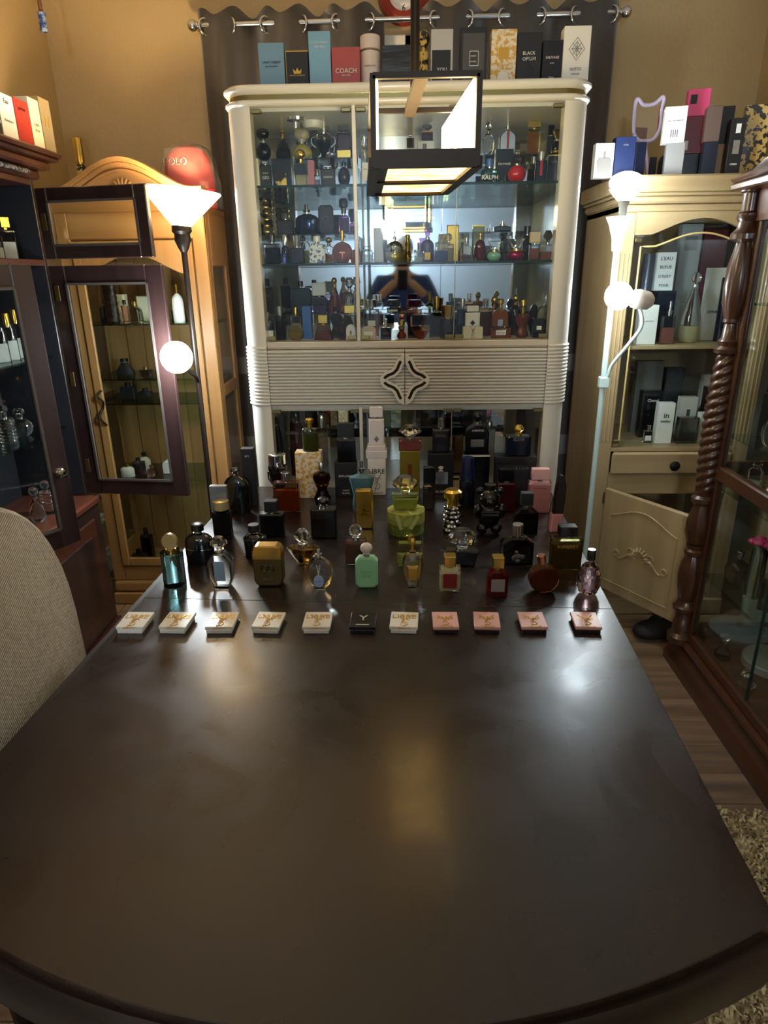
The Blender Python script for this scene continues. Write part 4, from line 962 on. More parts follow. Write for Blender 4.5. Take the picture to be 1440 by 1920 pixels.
B('tall black bottle in gold lattice with bulbous head on the hutch top', 785, 804, 56, 150, 'cyl', PATT, ('ball', PATT, .32, 1.2))
t = C('silver carton with black panel lettered YOU and orange stripes', 808, 849, 54, 150, 'o:silverpaper', d=.05, panels=[(PK, .05, .9, 0, .66), (mat('print_orange', 'D07A34', .4), .05, .9, .13, .16), (mat('print_orange', 'D07A34', .4), .05, .9, .19, .215)], txt=[('YOU', .45, .34, PW)])
C('black carton with a grey framed window lettered COCO NOIR', 863, 912, 50, 150, 'o:matte', d=.05, panels=[(mat('window_grey', '4A4846', .25), .1, .92, .05, .9), (PW, .36, .70, .38, .62), (mat('window_grey2', '3A3836', .25), .375, .685, .39, .61)], txt=[('COCO', .2, .54, PW), ('CHANEL', .24, .45, PW)])
t = C('white carton with gold floral print and round seal on the hutch top', 921, 968, 54, 150, FLORAL, d=.05, panels=[(PG, .3, .72, .5, .7)], txt=[('Libre', .4, .4, PG)])
G().lathe([(0, 0), (.017, 0), (.017, .001), (0, .001)], (0, -.025, .028), 24, mat4=Matrix.Rotation(PI/2, 4, 'X')).build('seal', PW, t)
t = C('black carton lettered BLACK OPIUM on the hutch top', 969, 1015, 60, 150, 'o:matte', d=.05, txt=[('BLACK', .5, .63, PW), ('OPIUM', .52, .53, PW), ('YVES SAINT LAURENT', .6, .1, PW)]); monogram(t, (.004, -.0255, .06), .075, mat('emboss_blue', '2A3350', .3))
C('small navy black carton lettered SAUVAGE on the hutch top', 1017, 1054, 75, 150, mat('sauvage_card', '0A0D16', .35), d=.045, txt=[('SAUVAGE', .66, .64, PW), ('ELIXIR', .2, .52, PW), ('Dior', .25, .22, PW)])
t = C('white carton with grey diamond emblem lettered INITIO on the hutch top', 1056, 1106, 48, 150, W_, d=.05, txt=[('INITIO', .42, .3, PGR), ('PARFUMS', .3, .22, PGR)])
g = G()
for k, r_ in ((1, .024), (.62, .024), (.3, .024)): g.tube([(r_*k*c, -.0258, .100+r_*k*1.25*s) for c, s in circ(4)], .0009, 4, True)
for c, s in circ(8): g.tube([(0, -.0258, .100), (.017*c, -.0258, .100+.021*s)], .0007, 4)
g.build('diamond_emblem', PGR, t)

# ------------------------------------------------------------------ bottles inside the hutch
S1, S2, S3 = 1.728, 1.497, 1.251
FY, BY = 2.305, 2.47
rz1 = P(560, 297, Y=BY).z-S1; rz2 = P(560, 440, Y=BY).z-S2; rz3 = P(560, 588, Y=BY).z-S3
yr0, yr1 = BY-.012, 2.655
for (a, b, nm_) in ((xi0+.01, xd1-.01, 'narrow'), (xd2+.004, xi1-.01, 'wide')):
    riser(a, b, yr0, yr1, S1, rz1, 'clear acrylic riser on the top hutch shelf under %s' % ('the yellow bear bottle' if nm_ == 'narrow' else 'the silver striped bottle'))
    riser(a, b, yr0, yr1, S2, rz2, 'clear acrylic riser on the middle hutch shelf under %s' % ('the star emblem bottle' if nm_ == 'narrow' else 'the grey shouldered bottle'))
    riser(a, b, yr0, yr1, S3, rz3, 'clear acrylic riser on the hutch floor under %s' % ('the dark green flask' if nm_ == 'narrow' else 'the gold topped bottles'))
riser(xd1+.012, xd2-.004, yr0, yr1, S1, P(800, 285, Y=BY).z-S1, 'clear acrylic riser on the top hutch shelf under the white emblem box')
riser(xd1+.012, xd2-.004, yr0, yr1, S3, rz3, 'clear acrylic riser on the hutch floor under the black capped square bottle')
def back(z, r): return dict(z=z+r, Y=BY)
def front(z): return dict(z=z, Y=FY)
CTX = back(S1, rz1)
B('black round bodied bottle with ball cap on the top hutch shelf', 479, 508, 238, 297, 'ball', K_, ('ball', K_, .42, .9))
B('dark teardrop bottle with a golden figure stopper on the top shelf', 515, 545, 232, 297, 'tear', 'g:smoke', ('knob', GD, .3, .35), liq=('l:dark', .5))
t = B('frosted yellow bear shaped bottle on the top hutch shelf', 546, 585, 225, 297, 'egg', mat('frost_yellow', 'C9BC62', .3, coat=.3), ('ball', mat('frost_white', 'CFC9AE', .35), .46, .8))
t = B('glass trophy cup bottle with side handles on the top shelf', 589, 623, 222, 297, 'trophy', 'g:smoke', ('cyl', SV, .2, .8), liq=('l:dark', .8))
for s in (-1, 1): G().tube([(s*.030, 0, .085), (s*.040, 0, .08), (s*.040, 0, .06), (s*.026, 0, .045)], .0025, 6).build('handle', SV, t, 40)
B('dark plum oval bottle with a gold foot on the top shelf', 632, 657, 233, 297, 'soft', 'o:wine', ('box', K_, .2, .8), band=(GD, 0, .3))
CTX = front(S1)
C('cream carton against the hutch wall on the top shelf', 471, 485, 297, 346, 'o:cream', d=.03)
B('black square bottle lettered GIO on the top hutch shelf', 488, 509, 303, 346, 'rect', 'o:matte', ('box', SV, .1, .5), txt=[('ACQUA DI', .5, .62, PW), ('GIO', .6, .42, PW)])
t = C('black carton with crumpled gold foil motif on the top shelf', 511, 546, 298, 346, K_, d=.035, panels=[(FOIL, .12, .72, .02, .55)])
B('clear bottle with black sleeve and domed gold cap on the top shelf', 552, 576, 279, 346, 'rect', 'g:clear', ('ball', GD, .34, .8), liq=('l:pale', .55), band=(K_, .5, .95))
C('narrow dusty pink carton between bottles on the top shelf', 577, 589, 300, 346, mat('dusty_pink', 'A86A78', .5), d=.03)
B('small clear vial bottle with silver cap on the top shelf', 590, 600, 318, 346, 'rect', 'g:clear', ('cyl', SV, .3, .6), liq=('l:lilac', .6))
B('black square bottle lettered COACH on the top hutch shelf', 601, 629, 311, 346, 'rect', 'o:matte', ('box', SV, .1, .5), txt=[('COACH', .6, .5, PW)])
B('round black bottle with short dark cap on the top shelf', 633, 657, 304, 346, 'ball', K_, ('cyl', 'm:gun', .15, .4))
B('white labelled square bottle with a tall clear cap on the top shelf', 677, 693, 255, 346, 'rect', 'g:clear', ('knob', 'g:clear', .42, .9), lab=(PW, .8, .15, .85), txt=[('EAU', .4, .6, PK)])
CTX = dict(z=P(800, 285, Y=BY).z, Y=BY)
B('small clear bottle with tall dark label behind the pendant lamp', 762, 777, 253, 283, 'rect', 'g:clear', ('box', SV, .12, .5), lab=(PK, .95, .3, .98))
C('white box with round emblem under the red flacon in the hutch', 783, 814, 264, 283, W_, d=.045, panels=[(PGR, .3, .55, .3, .75)])
ZB = P(800, 264, Y=BY).z; CTX = dict(z=ZB, Y=BY+.008)
B('dark red flacon with round knob standing on a white box', 790, 812, 217, 264, 'soft', 'g:wine', ('ball', K_, .36, .9), liq=('l:red', .8), band=(GD, .92, .97))
CTX = back(S1, rz1)
B('twisted clear glass star bottle on the top hutch shelf', 904, 927, 225, 297, 'hexa', 'g:clear', ('gem', 'g:clear', .3, .6))
t = B('silver bottle with a red stripe on the top hutch shelf', 936, 968, 218, 290, 'flask', mat('brushed_silver', 'A9AAAE', .3, metal=.9), ('spray', SV, .2, .4), lab=(mat('stripe_red', 'A01830', .3), .14, .25, .95)); G().box(-.032, .032, -.014, .014, -.001, .012, .002).build('clear_base', 'g:clear', t)
B('tall amber bottle with a flat gold top on the top shelf', 989, 1013, 216, 292, 'rect', 'g:yellow', ('box', GD, .2, 1.0, 1.0), liq=('l:honey', .9))
CTX = dict(z=S1+rz1, Y=BY+.07)
B('tall dark bottle with a slim black cap on the top shelf', 1026, 1040, 210, 292, 'rect', 'o:matte', ('box', K_, .3, .8))
CTX = back(S1, rz1)
B('black round bottle with flared gold stopper on the top shelf', 1034, 1054, 244, 292, 'ball', K_, ('fan', 'g:honey', .4, .8), band=(GD, .1, .25))
CTX = dict(z=S1, Y=FY+.045)
t = C('black carton lettered SAUVAGE inside the hutch on the top shelf', 929, 962, 279, 344, K_, d=.04, txt=[('SAUVAGE', .7, .58, PW), ('Dior', .3, .06, PW)])
CTX = dict(z=S1, Y=FY-.02)
B('turquoise glass bottle lettered RALPH with blue cap', 901, 935, 298, 344, 'shoulder', 'g:teal', ('cyl', 'o:blue', .33, .4), liq=('l:teal', .7), txt=[('RALPH', .9, .32, PW)], d=.03)
B('shiny red apple shaped bottle with a dark knob', 952, 987, 293, 342, 'ball', 'o:red', ('ball', 'g:dark', .3, .45))
CTX = dict(z=S1, Y=FY+.06)
B('amber square bottle behind the red apple bottle', 989, 1011, 294, 344, 'rect', 'g:olive', ('cyl', SV, .2, .4), liq=('l:olive', .8))
CTX = dict(z=S1, Y=FY)
B('navy bottle with a red stripe and silver neck on the top shelf', 1003, 1025, 284, 343, 'rect', 'o:navy', ('cyl', SV, .25, .6), lab=(mat('stripe_red', 'A01830', .3), .22, .3, .98))
C('navy carton with faint lettering at the top shelf end', 1027, 1054, 290, 343, 'o:navy', d=.04, txt=[('LUNA', .5, .75, PGR)], panels=[(GD, 0, 1, .96, 1)])
# middle shelf
CTX = back(S2, rz2)
B('gold and chrome chain covered cylinder bottle on the middle shelf', 481, 513, 372, 440, 'beads', mix_mat('gold_chain', '3A2A14', 'D8BC7A', 40, .45, .55, .2, metal=.9), fn=lambda a, z: 1+.08*math.sin(10*a))
t = B('black square bottle with silver star emblem on the middle shelf', 519, 552, 400, 440, 'rect', 'o:matte', ('taper', SV, .26, .4))
R_ = .0135; zc = .020; dY = -.0135
G().tube([(R_*c, dY, zc+R_*s) for c, s in circ(24)], .0007, 5, True).tube([(0, dY, zc), (0, dY, zc+R_)], .0007, 5).tube([(0, dY, zc), (R_*.87, dY, zc-R_*.5)], .0007, 5).tube([(0, dY, zc), (-R_*.87, dY, zc-R_*.5)], .0007, 5).build('star_emblem', 'm:gun', t)
B('large metallic midnight blue flask with silver spray top', 553, 598, 383, 440, 'shoulder', mat('midnight_blue', '0C2440', .12, metal=.7), ('spray', 'm:gun', .26, .3), d=.03)
t = B('black rounded slab bottle with faint round emblem', 597, 626, 385, 440, 'softer', 'o:matte', None); G().tube([(.009*c, -.0135, .048+.009*s) for c, s in circ(20)], .0008, 5, True).build('emblem', 'm:gun', t)
B('purple flask with a tall carved glass stopper', 634, 655, 372, 440, 'oct', 'g:purple', ('knob', 'm:gun', .42, .8), liq=('l:magenta', .9))
CTX = front(S2)
B('clear square bottle with deep blue liquid on the middle shelf', 495, 526, 436, 494, 'rect', 'g:clear', ('cyl', 'm:gun', .3, .4), liq=('l:navy', .85))
B('slim dark flask with silver cap on the middle shelf', 527, 543, 440, 494, 'shoulder', 'g:navy', ('cyl', SV, .3, .8), d=.02)
B('navy square bottle with jewelled stopper on the middle shelf', 544, 571, 442, 494, 'rect', 'o:navy', ('crown', SV, .38, .6))
B('white and blue flower painted bottle with white cap', 579, 610, 443, 494, 'arch', mix_mat('blue_flower_print', 'E4E6EA', '3A5A9A', 90, .52, .58, .3), ('cyl', W_, .2, .45))
t = B('round amber bottle with a cross shaped inset and gold neck', 622, 662, 432, 494, 'flatround', 'g:amber', ('cyl', GD, .3, .2), liq=('l:amber', .95)); G().box(-.0015, .0015, -.014, -.012, .012, .036).box(-.009, .009, -.014, -.012, .031, .034).build('cross_inset', GD, t)
CTX = dict(z=S2, Y=FY+.07)
B('clear oval bottle behind the flower painted bottle', 604, 630, 445, 494, 'flatround', 'g:clear', ('ball', GD, .25, .5), liq=('l:honey', .5))
B('clear oval flask behind the navy square bottle', 566, 584, 452, 494, 'flatround', 'g:clear', None, liq=('l:pale', .6))
CTX = front(S2)
B('small clear square bottle beside the hutch door post', 678, 699, 462, 494, 'rect', 'g:clear', ('box', 'g:clear', .2, .7), liq=('l:clear', .7))
B('tall black bottle with a dotted cutout sleeve', 701, 719, 428, 494, 'rect', mix_mat('dotted_sleeve', '141418', 'B8BCC8', 110, .35, .36, .3, kind='ShaderNodeTexVoronoi'), None)
B('clear fluted globe bottle with slim neck on the middle shelf', 721, 759, 432, 494, 'ball', 'g:clear', ('spray', SV, .28, .2), liq=('l:pale', .5), fn=lambda a, z: 1-.04*abs(math.sin(9*a)), seg=40)
B('slender ornate gold column bottle on the middle shelf', 757, 772, 440, 494, 'gourd', mix_mat('gold_relief', '4A3A14', 'E0C878', 50, .4, .6, .25, metal=.9), ('knob', GD, .2, .6))
B('tiny clear bottle with a pale tall cap on the middle shelf', 777, 795, 455, 494, 'rect', 'g:clear', ('cyl', 'g:pale', .4, .4), liq=('l:lime', .5))
CTX = dict(z=S2, Y=FY+.03)
B('dark purple flask with flared purple stopper and gold label', 789, 814, 428, 494, 'shoulder', 'o:purple', ('fan', 'g:purple', .27, .6), lab=(PG, .45, .1, .42), d=.028)
CTX = front(S2)
B('clear cube bottle with blue tinted core on the middle shelf', 815, 840, 440, 494, 'rect', 'g:clear', ('cyl', 'g:clear', .25, .3), liq=('l:blue', .6))
CTX = dict(z=S2, Y=FY+.05)
B('clear bottle with a large round glass stopper on the middle shelf', 829, 851, 437, 494, 'rect', 'g:clear', ('ball', 'x:clear', .32, .7), liq=('l:pale', .8))
CTX = dict(z=S2, Y=FY+.09)
B('gold ingot bottle behind the glass stopper bottle', 837, 860, 422, 494, 'rect', mat('ingot_gold', 'C8A24A', .25, metal=.9), None)
CTX = front(S2)
B('domed clear bottle with pale blue label on the middle shelf', 864, 885, 445, 493, 'arch', 'g:clear', ('cyl', SV, .22, .35), liq=('l:brown', .35), lab=(mat('pale_blue_label', 'B4C2DC', .5), .6, .42, .85))
B('cut red globe bottle with a gold stopper', 888, 912, 436, 493, 'ball', 'g:red', ('knob', GD, .2, .4), liq=('l:red', .95), seg=9, smooth=5)
CTX = dict(z=S2, Y=FY+.09)
B('gold framed upright tablet bottle behind the red globe', 885, 908, 422, 493, 'soft', 'g:olive', None, band=(GD, .96, 1))
CTX = back(S2, rz2)
B('grey broad shouldered flask with silver sprayer on the riser', 925, 958, 415, 445, 'slope', 'm:gun', ('spray', SV, .4, .35))
CTX = front(S2)
B('mint green round bottle with flared clear stopper', 913, 940, 452, 493, 'ball', mat('mint_glass', '7FBFA8', .15, coat=.4), ('fan', 'g:clear', .42, .9), band=(GD, .85, .95))
CTX = dict(z=S2, Y=FY+.06)
t = B('black oval bottle with interlocked ring emblem', 941, 963, 448, 493, 'soft', 'g:smoke', None, liq=('l:rose', .4))
for s in (-1, 1): G().tube([(s*.004+.006*c, -.0115, .030+.0075*s2) for c, s2 in circ(18)], .001, 5, True).build('ring_emblem', K_, t)
CTX = front(S2)
B('magenta metallic round bottle with flared clear stopper', 951, 984, 448, 493, 'ball', mat('magenta_metal', '9A2460', .18, metal=.6), ('fan', 'g:clear', .42, .9), band=(GD, .85, .95))
CTX = dict(z=S2, Y=FY+.06)
CTX = dict(z=S2, Y=FY+.09)
B('tall slim black bottle with ribbed cap on the middle shelf', 979, 996, 424, 493, 'rect', K_, ('cyl', K_, .22, .8))
CTX = front(S2)
B('clear bottle with rosy liquid and square beige cap', 992, 1012, 435, 492, 'rect', 'g:clear', ('box', 'o:beige', .38, 1.0, 1.0), liq=('l:rose', .8))
B('round shouldered clear bottle with faceted dark cap', 1012, 1041, 432, 492, 'soft', 'g:clear', ('gem', 'g:smoke', .42, .65), liq=('l:rose', .55))
# hutch floor
CTX = back(S3, rz3)
B('tall black rectangular bottle with ribbed cap on the hutch floor', 490, 513, 523, 588, 'rect', 'o:matte', ('cyl', 'm:gun', .2, .5), txt=[('SPICE', .5, .7, PGR)])
B('large dark green glass flask with square body', 543, 586, 527, 588, 'soft', mat('green_black', '07201E', .08, coat=.4), ('cyl', 'm:gun', .16, .25))
B('clear tall bottle with a white cube cap', 586, 612, 530, 588, 'rect', 'g:lilac', ('box', W_, .42, 1.0, 1.0), liq=('l:lilac', .5))
B('golden teardrop bottle with ball stopper on the hutch floor', 615, 640, 520, 588, 'tear', 'g:rose', ('ball', GD, .22, .45), liq=('l:amber', .7))
B('clear sphere bottle with glass swirls beside the door post', 645, 666, 520, 588, 'ball', 'g:clear', ('gem', 'x:clear', .35, .9), liq=('l:pale', .4))
CTX = front(S3)
B('navy bottle with silver cap and white lower label', 492, 514, 585, 640, 'shoulder', 'o:navy', ('cyl', SV, .16, .45), lab=(PW, .9, .02, .45), d=.022)
B('dark cylinder bottle with a silver banded cap', 516, 536, 574, 640, 'cyl', 'g:navy', ('cyl', SV, .22, .7), liq=('l:navy', .8))
B('pale yellow scallop shell bottle on the hutch floor', 540, 569, 610, 640, 'flatround', 'g:yellow', None, liq=('l:yellow', .6))
CTX = dict(z=S3, Y=FY+.06)
B('clear bottle with gold cap behind the scallop shell', 546, 565, 576, 640, 'rect', 'g:clear', ('cyl', GD, .22, .45), liq=('l:pale', .7))
C('tall bright blue carton on the hutch floor', 567, 584, 574, 640, 'o:blue', d=.03)
CTX = dict(z=S3, Y=FY+.085)
B('dark curvy bottle behind the square beige bottle', 618, 643, 575, 640, 'hour', 'g:dark', ('cyl', K_, .15, .4))
CTX = front(S3)
B('low square beige bottle with a golden cube cap', 588, 625, 590, 640, 'pyra', 'g:rose', ('box', GD, .34, .5), liq=('l:rose', .6), d=.035)
B('dark red rectangular bottle with small cap', 636, 648, 598, 640, 'rect', 'g:wine', ('cyl', K_, .15, .6))
B('white arch shaped bottle with a tiny red mark', 649, 667, 608, 640, 'arch', W_, None, lab=(mat('stripe_red', 'A01830', .3), .18, .35, .6))
CTX = dict(z=S3, Y=FY+.09)
B('gold and olive cube bottle behind the white arch bottle', 645, 667, 572, 640, 'rect', 'g:olive', ('box', GD, .25, .9))
B('clear tall bottle with a pink label and crossed bow', 683, 711, 562, 640, 'rect', 'g:clear', ('cyl', 'g:clear', .2, .8), liq=('l:pink', .5), lab=(PW, .5, .4, .6))
CTX = front(S3)
B('beige arch bottle with small white label beside the post', 677, 706, 611, 640, 'arch', 'o:beige', None, lab=(PW, .6, .3, .6))
B('small navy bottle with bright silver sprayer', 713, 734, 598, 640, 'rect', 'o:navy', ('spray', SV, .38, .6), txt=[('NUIT', .5, .5, PGR)])
B('orange gourd shaped bottle with golden neck', 744, 762, 600, 640, 'gourd', 'g:amber', ('cyl', GD, .25, .7), liq=('l:amber', .8))
CTX = back(S3, rz3)
B('clear bottle with a black square cap on the riser', 725, 751, 562, 600, 'rect', 'g:smoke', ('box', K_, .55, .9), lab=(PW, .6, .2, .6))
CTX = dict(z=S3, Y=FY+.05)
B('reddish brown square bottle with pink label and wide cap', 764, 791, 562, 640, 'rect', 'g:brown', ('box', 'g:wine', .2, .9), liq=('l:brown', .8), lab=(mat('label_pink', 'C69A94', .5), .6, .4, .75))
t = None
CTX = front(S3)
B('amber inverted pyramid bottle with black faceted top', 770, 808, 590, 640, 'inv', 'g:amber', ('box', K_, .42, .9), liq=('l:amber', .7), d=.03)
CTX = dict(z=S3, Y=FY+.06)
B('olive gold domed bottle with a long golden neck', 805, 832, 556, 640, 'arch', 'g:olive', ('cyl', GD, .28, .3), liq=('l:olive', .8))
CTX = front(S3)
B('black lower, gold ribbed upper drum bottle on the hutch floor', 824, 856, 573, 640, 'cyl', K_, ('crown', GD, .35, .9))
CTX = dict(z=S3, Y=FY+.07)
B('midnight square bottle with silver cylinder cap near the pane joint', 856, 877, 560, 640, 'rect', 'o:navy', ('cyl', SV, .22, .5))
B('cognac rectangular bottle with clear cap on the hutch floor', 895, 925, 560, 640, 'rect', 'g:amber', ('cyl', 'g:clear', .2, .4), liq=('l:brown', .9))
CTX = dict(z=S3, Y=FY+.105)
B('tall golden bottle with an onion dome stopper', 915, 936, 555, 640, 'rect', 'g:honey', ('ball', GD, .24, .6), liq=('l:honey', .9))
B('black bottle with a golden onion dome stopper', 953, 977, 553, 640, 'shoulder', K_, ('ball', GD, .2, .5))
CTX = front(S3)
t = C('cream carton with dark woven monogram on the hutch floor', 868, 905, 613, 640, 'o:cream', d=.045); monogram(t, (0, -.0235, .022), .034, PK)
zt1 = P(886, 613, Y=FY).z; CTX = dict(z=zt1, Y=FY+.004)
t = B('white bottle with black diamond standing on the cream carton', 872, 900, 573, 613, 'rect', W_, ('box', W_, .28, .8)); G().prism([(.0, .004), (.009, .013), (0, .022), (-.009, .013)], -.0118, -.010).build('diamond', K_, t)
CTX = front(S3)
B('square amber bottle with a wide white label', 918, 957, 613, 640, 'soft', 'g:amber', None, liq=('l:honey', .8), lab=(PW, .48, .3, .75), txt=[('Miss Dior', .36, .52, PK)], d=.04)
CTX = dict(z=P(937, 613, Y=FY).z, Y=FY+.006)
B('honey coloured domed bottle with silver bow on an amber bottle', 922, 954, 560, 613, 'arch', 'g:honey', ('knob', GD, .3, .4), liq=('l:honey', .95), lab=(SV, .3, .05, .4))
CTX = front(S3)
B('rose hourglass body bottle with golden bust top', 966, 993, 562, 640, 'hour', 'g:rose', ('knob', GD, .3, .4), liq=('l:rose', .9))
C('black carton with small white label at the hutch floor end', 1000, 1020, 597, 640, K_, d=.03, panels=[(PW, .3, .75, .42, .62)])
CTX = dict(z=S3, Y=FY+.05)
B('tall clear decanter bottle with slim stopper', 1006, 1032, 548, 640, 'shoulder', 'g:clear', ('cyl', 'g:clear', .25, .35), liq=('l:navy', .55), d=.025)
CTX = dict(z=S3, Y=FY+.10)
B('black disc shaped bottle behind the rose hourglass bottle', 990, 1010, 570, 625, 'flatround', K_, None)
# keep every bottle between the side panels and under the level above it
def bounds(o):
    pts = []
    for c in o.children:
        for k in [c]+list(c.children): pts += [v.co for v in k.data.vertices]
    return [min(p[i] for p in pts) for i in range(3)], [max(p[i] for p in pts) for i in range(3)]
for o in [o for o in COL.objects if o.parent is None and o.name.startswith(('perfume_bottle', 'perfume_box')) and HF < o.location.y < HB and Z3-.001 < o.location.z < 1.93]:
    lo, hi = bounds(o); z = o.location.z; top = S2-.008 if z < S2-.01 else (S1-.008 if z < S1-.01 else Z4-.0125)
    if z+hi[2] > top:
        k = (top-z)/hi[2]
        for c in o.children:
            for e in [c]+list(c.children):
                for v in e.data.vertices: v.co.z *= k
    a, b = (hx0, hx1) if o.location.y+lo[1] > HF+.05 else (xi0, xi1)
    o.location.x += max(0, a+.002-(o.location.x+lo[0]))-max(0, o.location.x+hi[0]-(b-.002))
# behind the lower glass doors
CTX = dict(z=.72, Y=2.45)
for lb, a, b, yt, sh, bd, cp in (('dark oval bottle behind the lower hutch glass', 509, 535, 782, 'egg', 'o:navy', ('cyl', K_, .12, .3)), ('dark red flask behind the lower hutch glass', 545, 573, 771, 'slope', 'o:wine', ('cyl', K_, .14, .5)),
     ('clear fluted bottle with chrome top behind the lower hutch glass', 596, 616, 776, 'rect', 'g:smoke', ('cyl', 'm:chrome', .2, .8)), ('grey bottle with silver cap behind the lower hutch glass', 905, 926, 790, 'rect', 'o:grey', ('cyl', SV, .12, .5)),
     ('slim dark bottle with pale cap behind the lower hutch glass', 1000, 1018, 790, 'rect', 'o:brown', ('box', 'o:beige', .1, .8)), ('small brown bottle behind the lower hutch glass', 845, 868, 800, 'rect', 'g:brown', ('box', K_, .15, .8))):
    B(lb, a, b, yt, 915, sh, bd, cp, d=.035)

# ------------------------------------------------------------------ perfume on the table
T0 = dict(z=.75, Y=None)
CTX = T0
def on_top(t, h_, dy=.004):
    """context for a bottle that stands on carton T"""
    return dict(z=.75+h_, Y=None)
def stack(box_label, bx, box_kw, bot):
    """a carton and the bottle standing on it; both measured in the photograph"""
    global CTX
    CTX = T0; x0, x1, yt, yb, body = bx; d = box_kw.pop('d', .05)
    t = C(box_label, x0, x1, yt, yb, body, d=d, **box_kw); loc = t.location
    hb = P((x0+x1)/2, yt, Y=loc.y-d/2).z
    lab, a0, a1, at, ab, shp, bod, cp = bot[:8]; kw = bot[8] if len(bot) > 8 else {}
    dd = kw.pop('d', None)
    w_ = px_size(a1-a0, (loc.x, loc.y, hb)); dd = dd or (w_ if shp in LATHE else max(.02, .45*w_)); dd = min(dd, d*.95)
    CTX = dict(z=hb, Y=loc.y-dd/2); t2 = B(lab, a0, a1, at, ab, shp, bod, cp, d=dd, **kw); CTX = T0; return t, t2
# cartons with bottles on them, along the hutch
stack('white carton with gold floral print standing on the table', (555, 603, 849, 934, FLORAL), dict(txt=[('Libre', .4, .5, PG)]),
      ('green and gold bottle with golden cap on the floral carton', 566, 597, 784, 851, 'cyl', 'g:green', ('knob', GD, .26, .5), dict(liq=('l:olive', .85), d=.035)))
stack('black two tone carton lettered EXPLORER on the table', (628, 669, 868, 932, 'o:matte'), dict(txt=[('EXPLORER', .62, .62, PW), ('MONT', .3, .2, PW), ('BLANC', .34, .12, PW)]),
      ('black square bottle with thick black cap on the two tone carton', 631, 668, 793, 868, 'rect', K_, ('box', 'o:matte', .36, .85, .9)))
t, t2 = stack('white carton lettered LIBRE with grey monogram on the table', (690, 723, 860, 928, W_), dict(txt=[('LIBRE', .9, .66, PK)]),
      ('white bottle with grey diamond and square stopper on white stand', 691, 721, 787, 838, 'rect', mat('white_glass', 'E2DADA', .25, coat=.3), ('box', mat('white_glass', 'E2DADA', .25, coat=.3), .26, .85)))
monogram(t, (0, -.0256, .045), .07, PGR); st = thing('bottle_stand', 'white tiered stand between white carton and white bottle', 'stand', t.location)
hb = P(706, 860, Y=t.location.y-.025).z-.75; hs = P(706, 836, Y=t.location.y-.02).z-.75
G().box(-.036, .036, -.026, .026, hb, hb+(hs-hb)*.62, .002).box(-.031, .031, -.022, .022, hb+(hs-hb)*.62, hs, .002).build('stand_body', mat('white_glass', 'E2DADA', .25, coat=.3), st)
st.location.z = .75; t2.location.z = .75+hs; G().prism([(0, .010), (.009, .021), (0, .032), (-.009, .021)], -.0135, -.0115).build('diamond', PGR, t2)
stack('olive gold carton with red oval seal on the table', (750, 787, 846, 922, mat('olive_gold', '8A7A2A', .35, metal=.3)), dict(d=.036, panels=[(mat('seal_red', '7A3020', .4), .4, .6, .4, .68)]),
      ('pink square bottle with large faceted crystal stopper', 747, 791, 797, 847, 'rect', 'g:pink', ('gem', 'x:clear', .52, 1.0), dict(liq=('l:pink', .8))))
t, t2 = stack('black carton with white feather crest and silver plate', (803, 850, 851, 926, 'o:matte'), dict(panels=[(SV, .3, .78, .25, .55)], txt=[('SILVER', .4, .06, PW)]),
      ('midnight blue square bottle with clear cap on crest carton', 810, 843, 785, 851, 'rect', 'o:navy', ('cyl', 'g:clear', .26, .36), dict(txt=[('ROYAL', .6, .75, PGR)])))
g = G()
for a in (-.7, -.35, 0, .35, .7): g.tube([(0, -.0255, .085), (.012*math.sin(a), -.026, .085+.014*math.cos(a))], [.0015, .003], 6)
g.tube([(-.008, -.0255, .082), (.008, -.0255, .082)], .0018, 6); g.build('feather_crest', PW, t)
stack('black carton with pale ribbed lid edge on the table', (868, 917, 852, 926, K_), dict(panels=[(PW, 0, 1, .94, .98)]),
      ('black bottle with clear shoulders, silver plate and domed cap', 872, 917, 772, 853, 'flask', K_, ('ball', K_, .24, .42), dict(lab=(mat('plate_silver', 'C9C9B8', .2, metal=.9), .56, .25, .5), txt=[('AVENTUS', .5, .8, PW)])))
t, _ = stack('wide black carton lettered EXCRIUM on the table', (930, 1003, 858, 948, 'o:matte'), dict(d=.06, txt=[('E X C R I U M', .6, .78, PGR)], lid=(mat('lid_black', '16161A', .3), .86)),
      ('navy square bottle with golden faceted cap on wide carton', 948, 995, 797, 859, 'soft', mat('ink_blue', '0B1626', .12, coat=.4), ('gem', GD, .28, .42), dict(txt=[('ELIXIR', .45, .85, PGR)])))
# back rows
t = B('glass trophy cup bottle with chrome lid and handles on table', 503, 541, 850, 938, 'trophy', 'g:smoke', ('cyl', 'm:chrome', .22, .9), liq=('l:dark', .85))
for s in (-1, 1): G().tube([(s*.026, 0, .088), (s*.034, 0, .09), (s*.034, 0, .066), (s*.022, 0, .045)], .0028, 6).build('handle', 'm:chrome', t, 40)
B('amber rectangular bottle with round metal cap on the table', 513, 562, 885, 960, 'rect', 'g:brown', ('cyl', SV, .2, .36), liq=('l:amber', .75), d=.035)
t = B('rose bust shaped bottle with golden flowers on shoulders', 586, 621, 866, 946, 'hour', 'g:wine', ('cyl', SV, .18, .32), liq=('l:wine', .9), seg=24)
g = G()
for i in range(11):
    a = PI*(i/10)+PI; g.ball((.019*math.cos(a), .019*math.sin(a), .066+.004*math.sin(i*2.3)), .0058, seg=8, rings=5)
g.build('gold_flowers', GD, t, 40)
B('black square flask with a chrome ball cap on the table', 583, 632, 931, 1010, 'rect', 'o:black', ('ball', 'm:gun', .22, .5), d=.04)
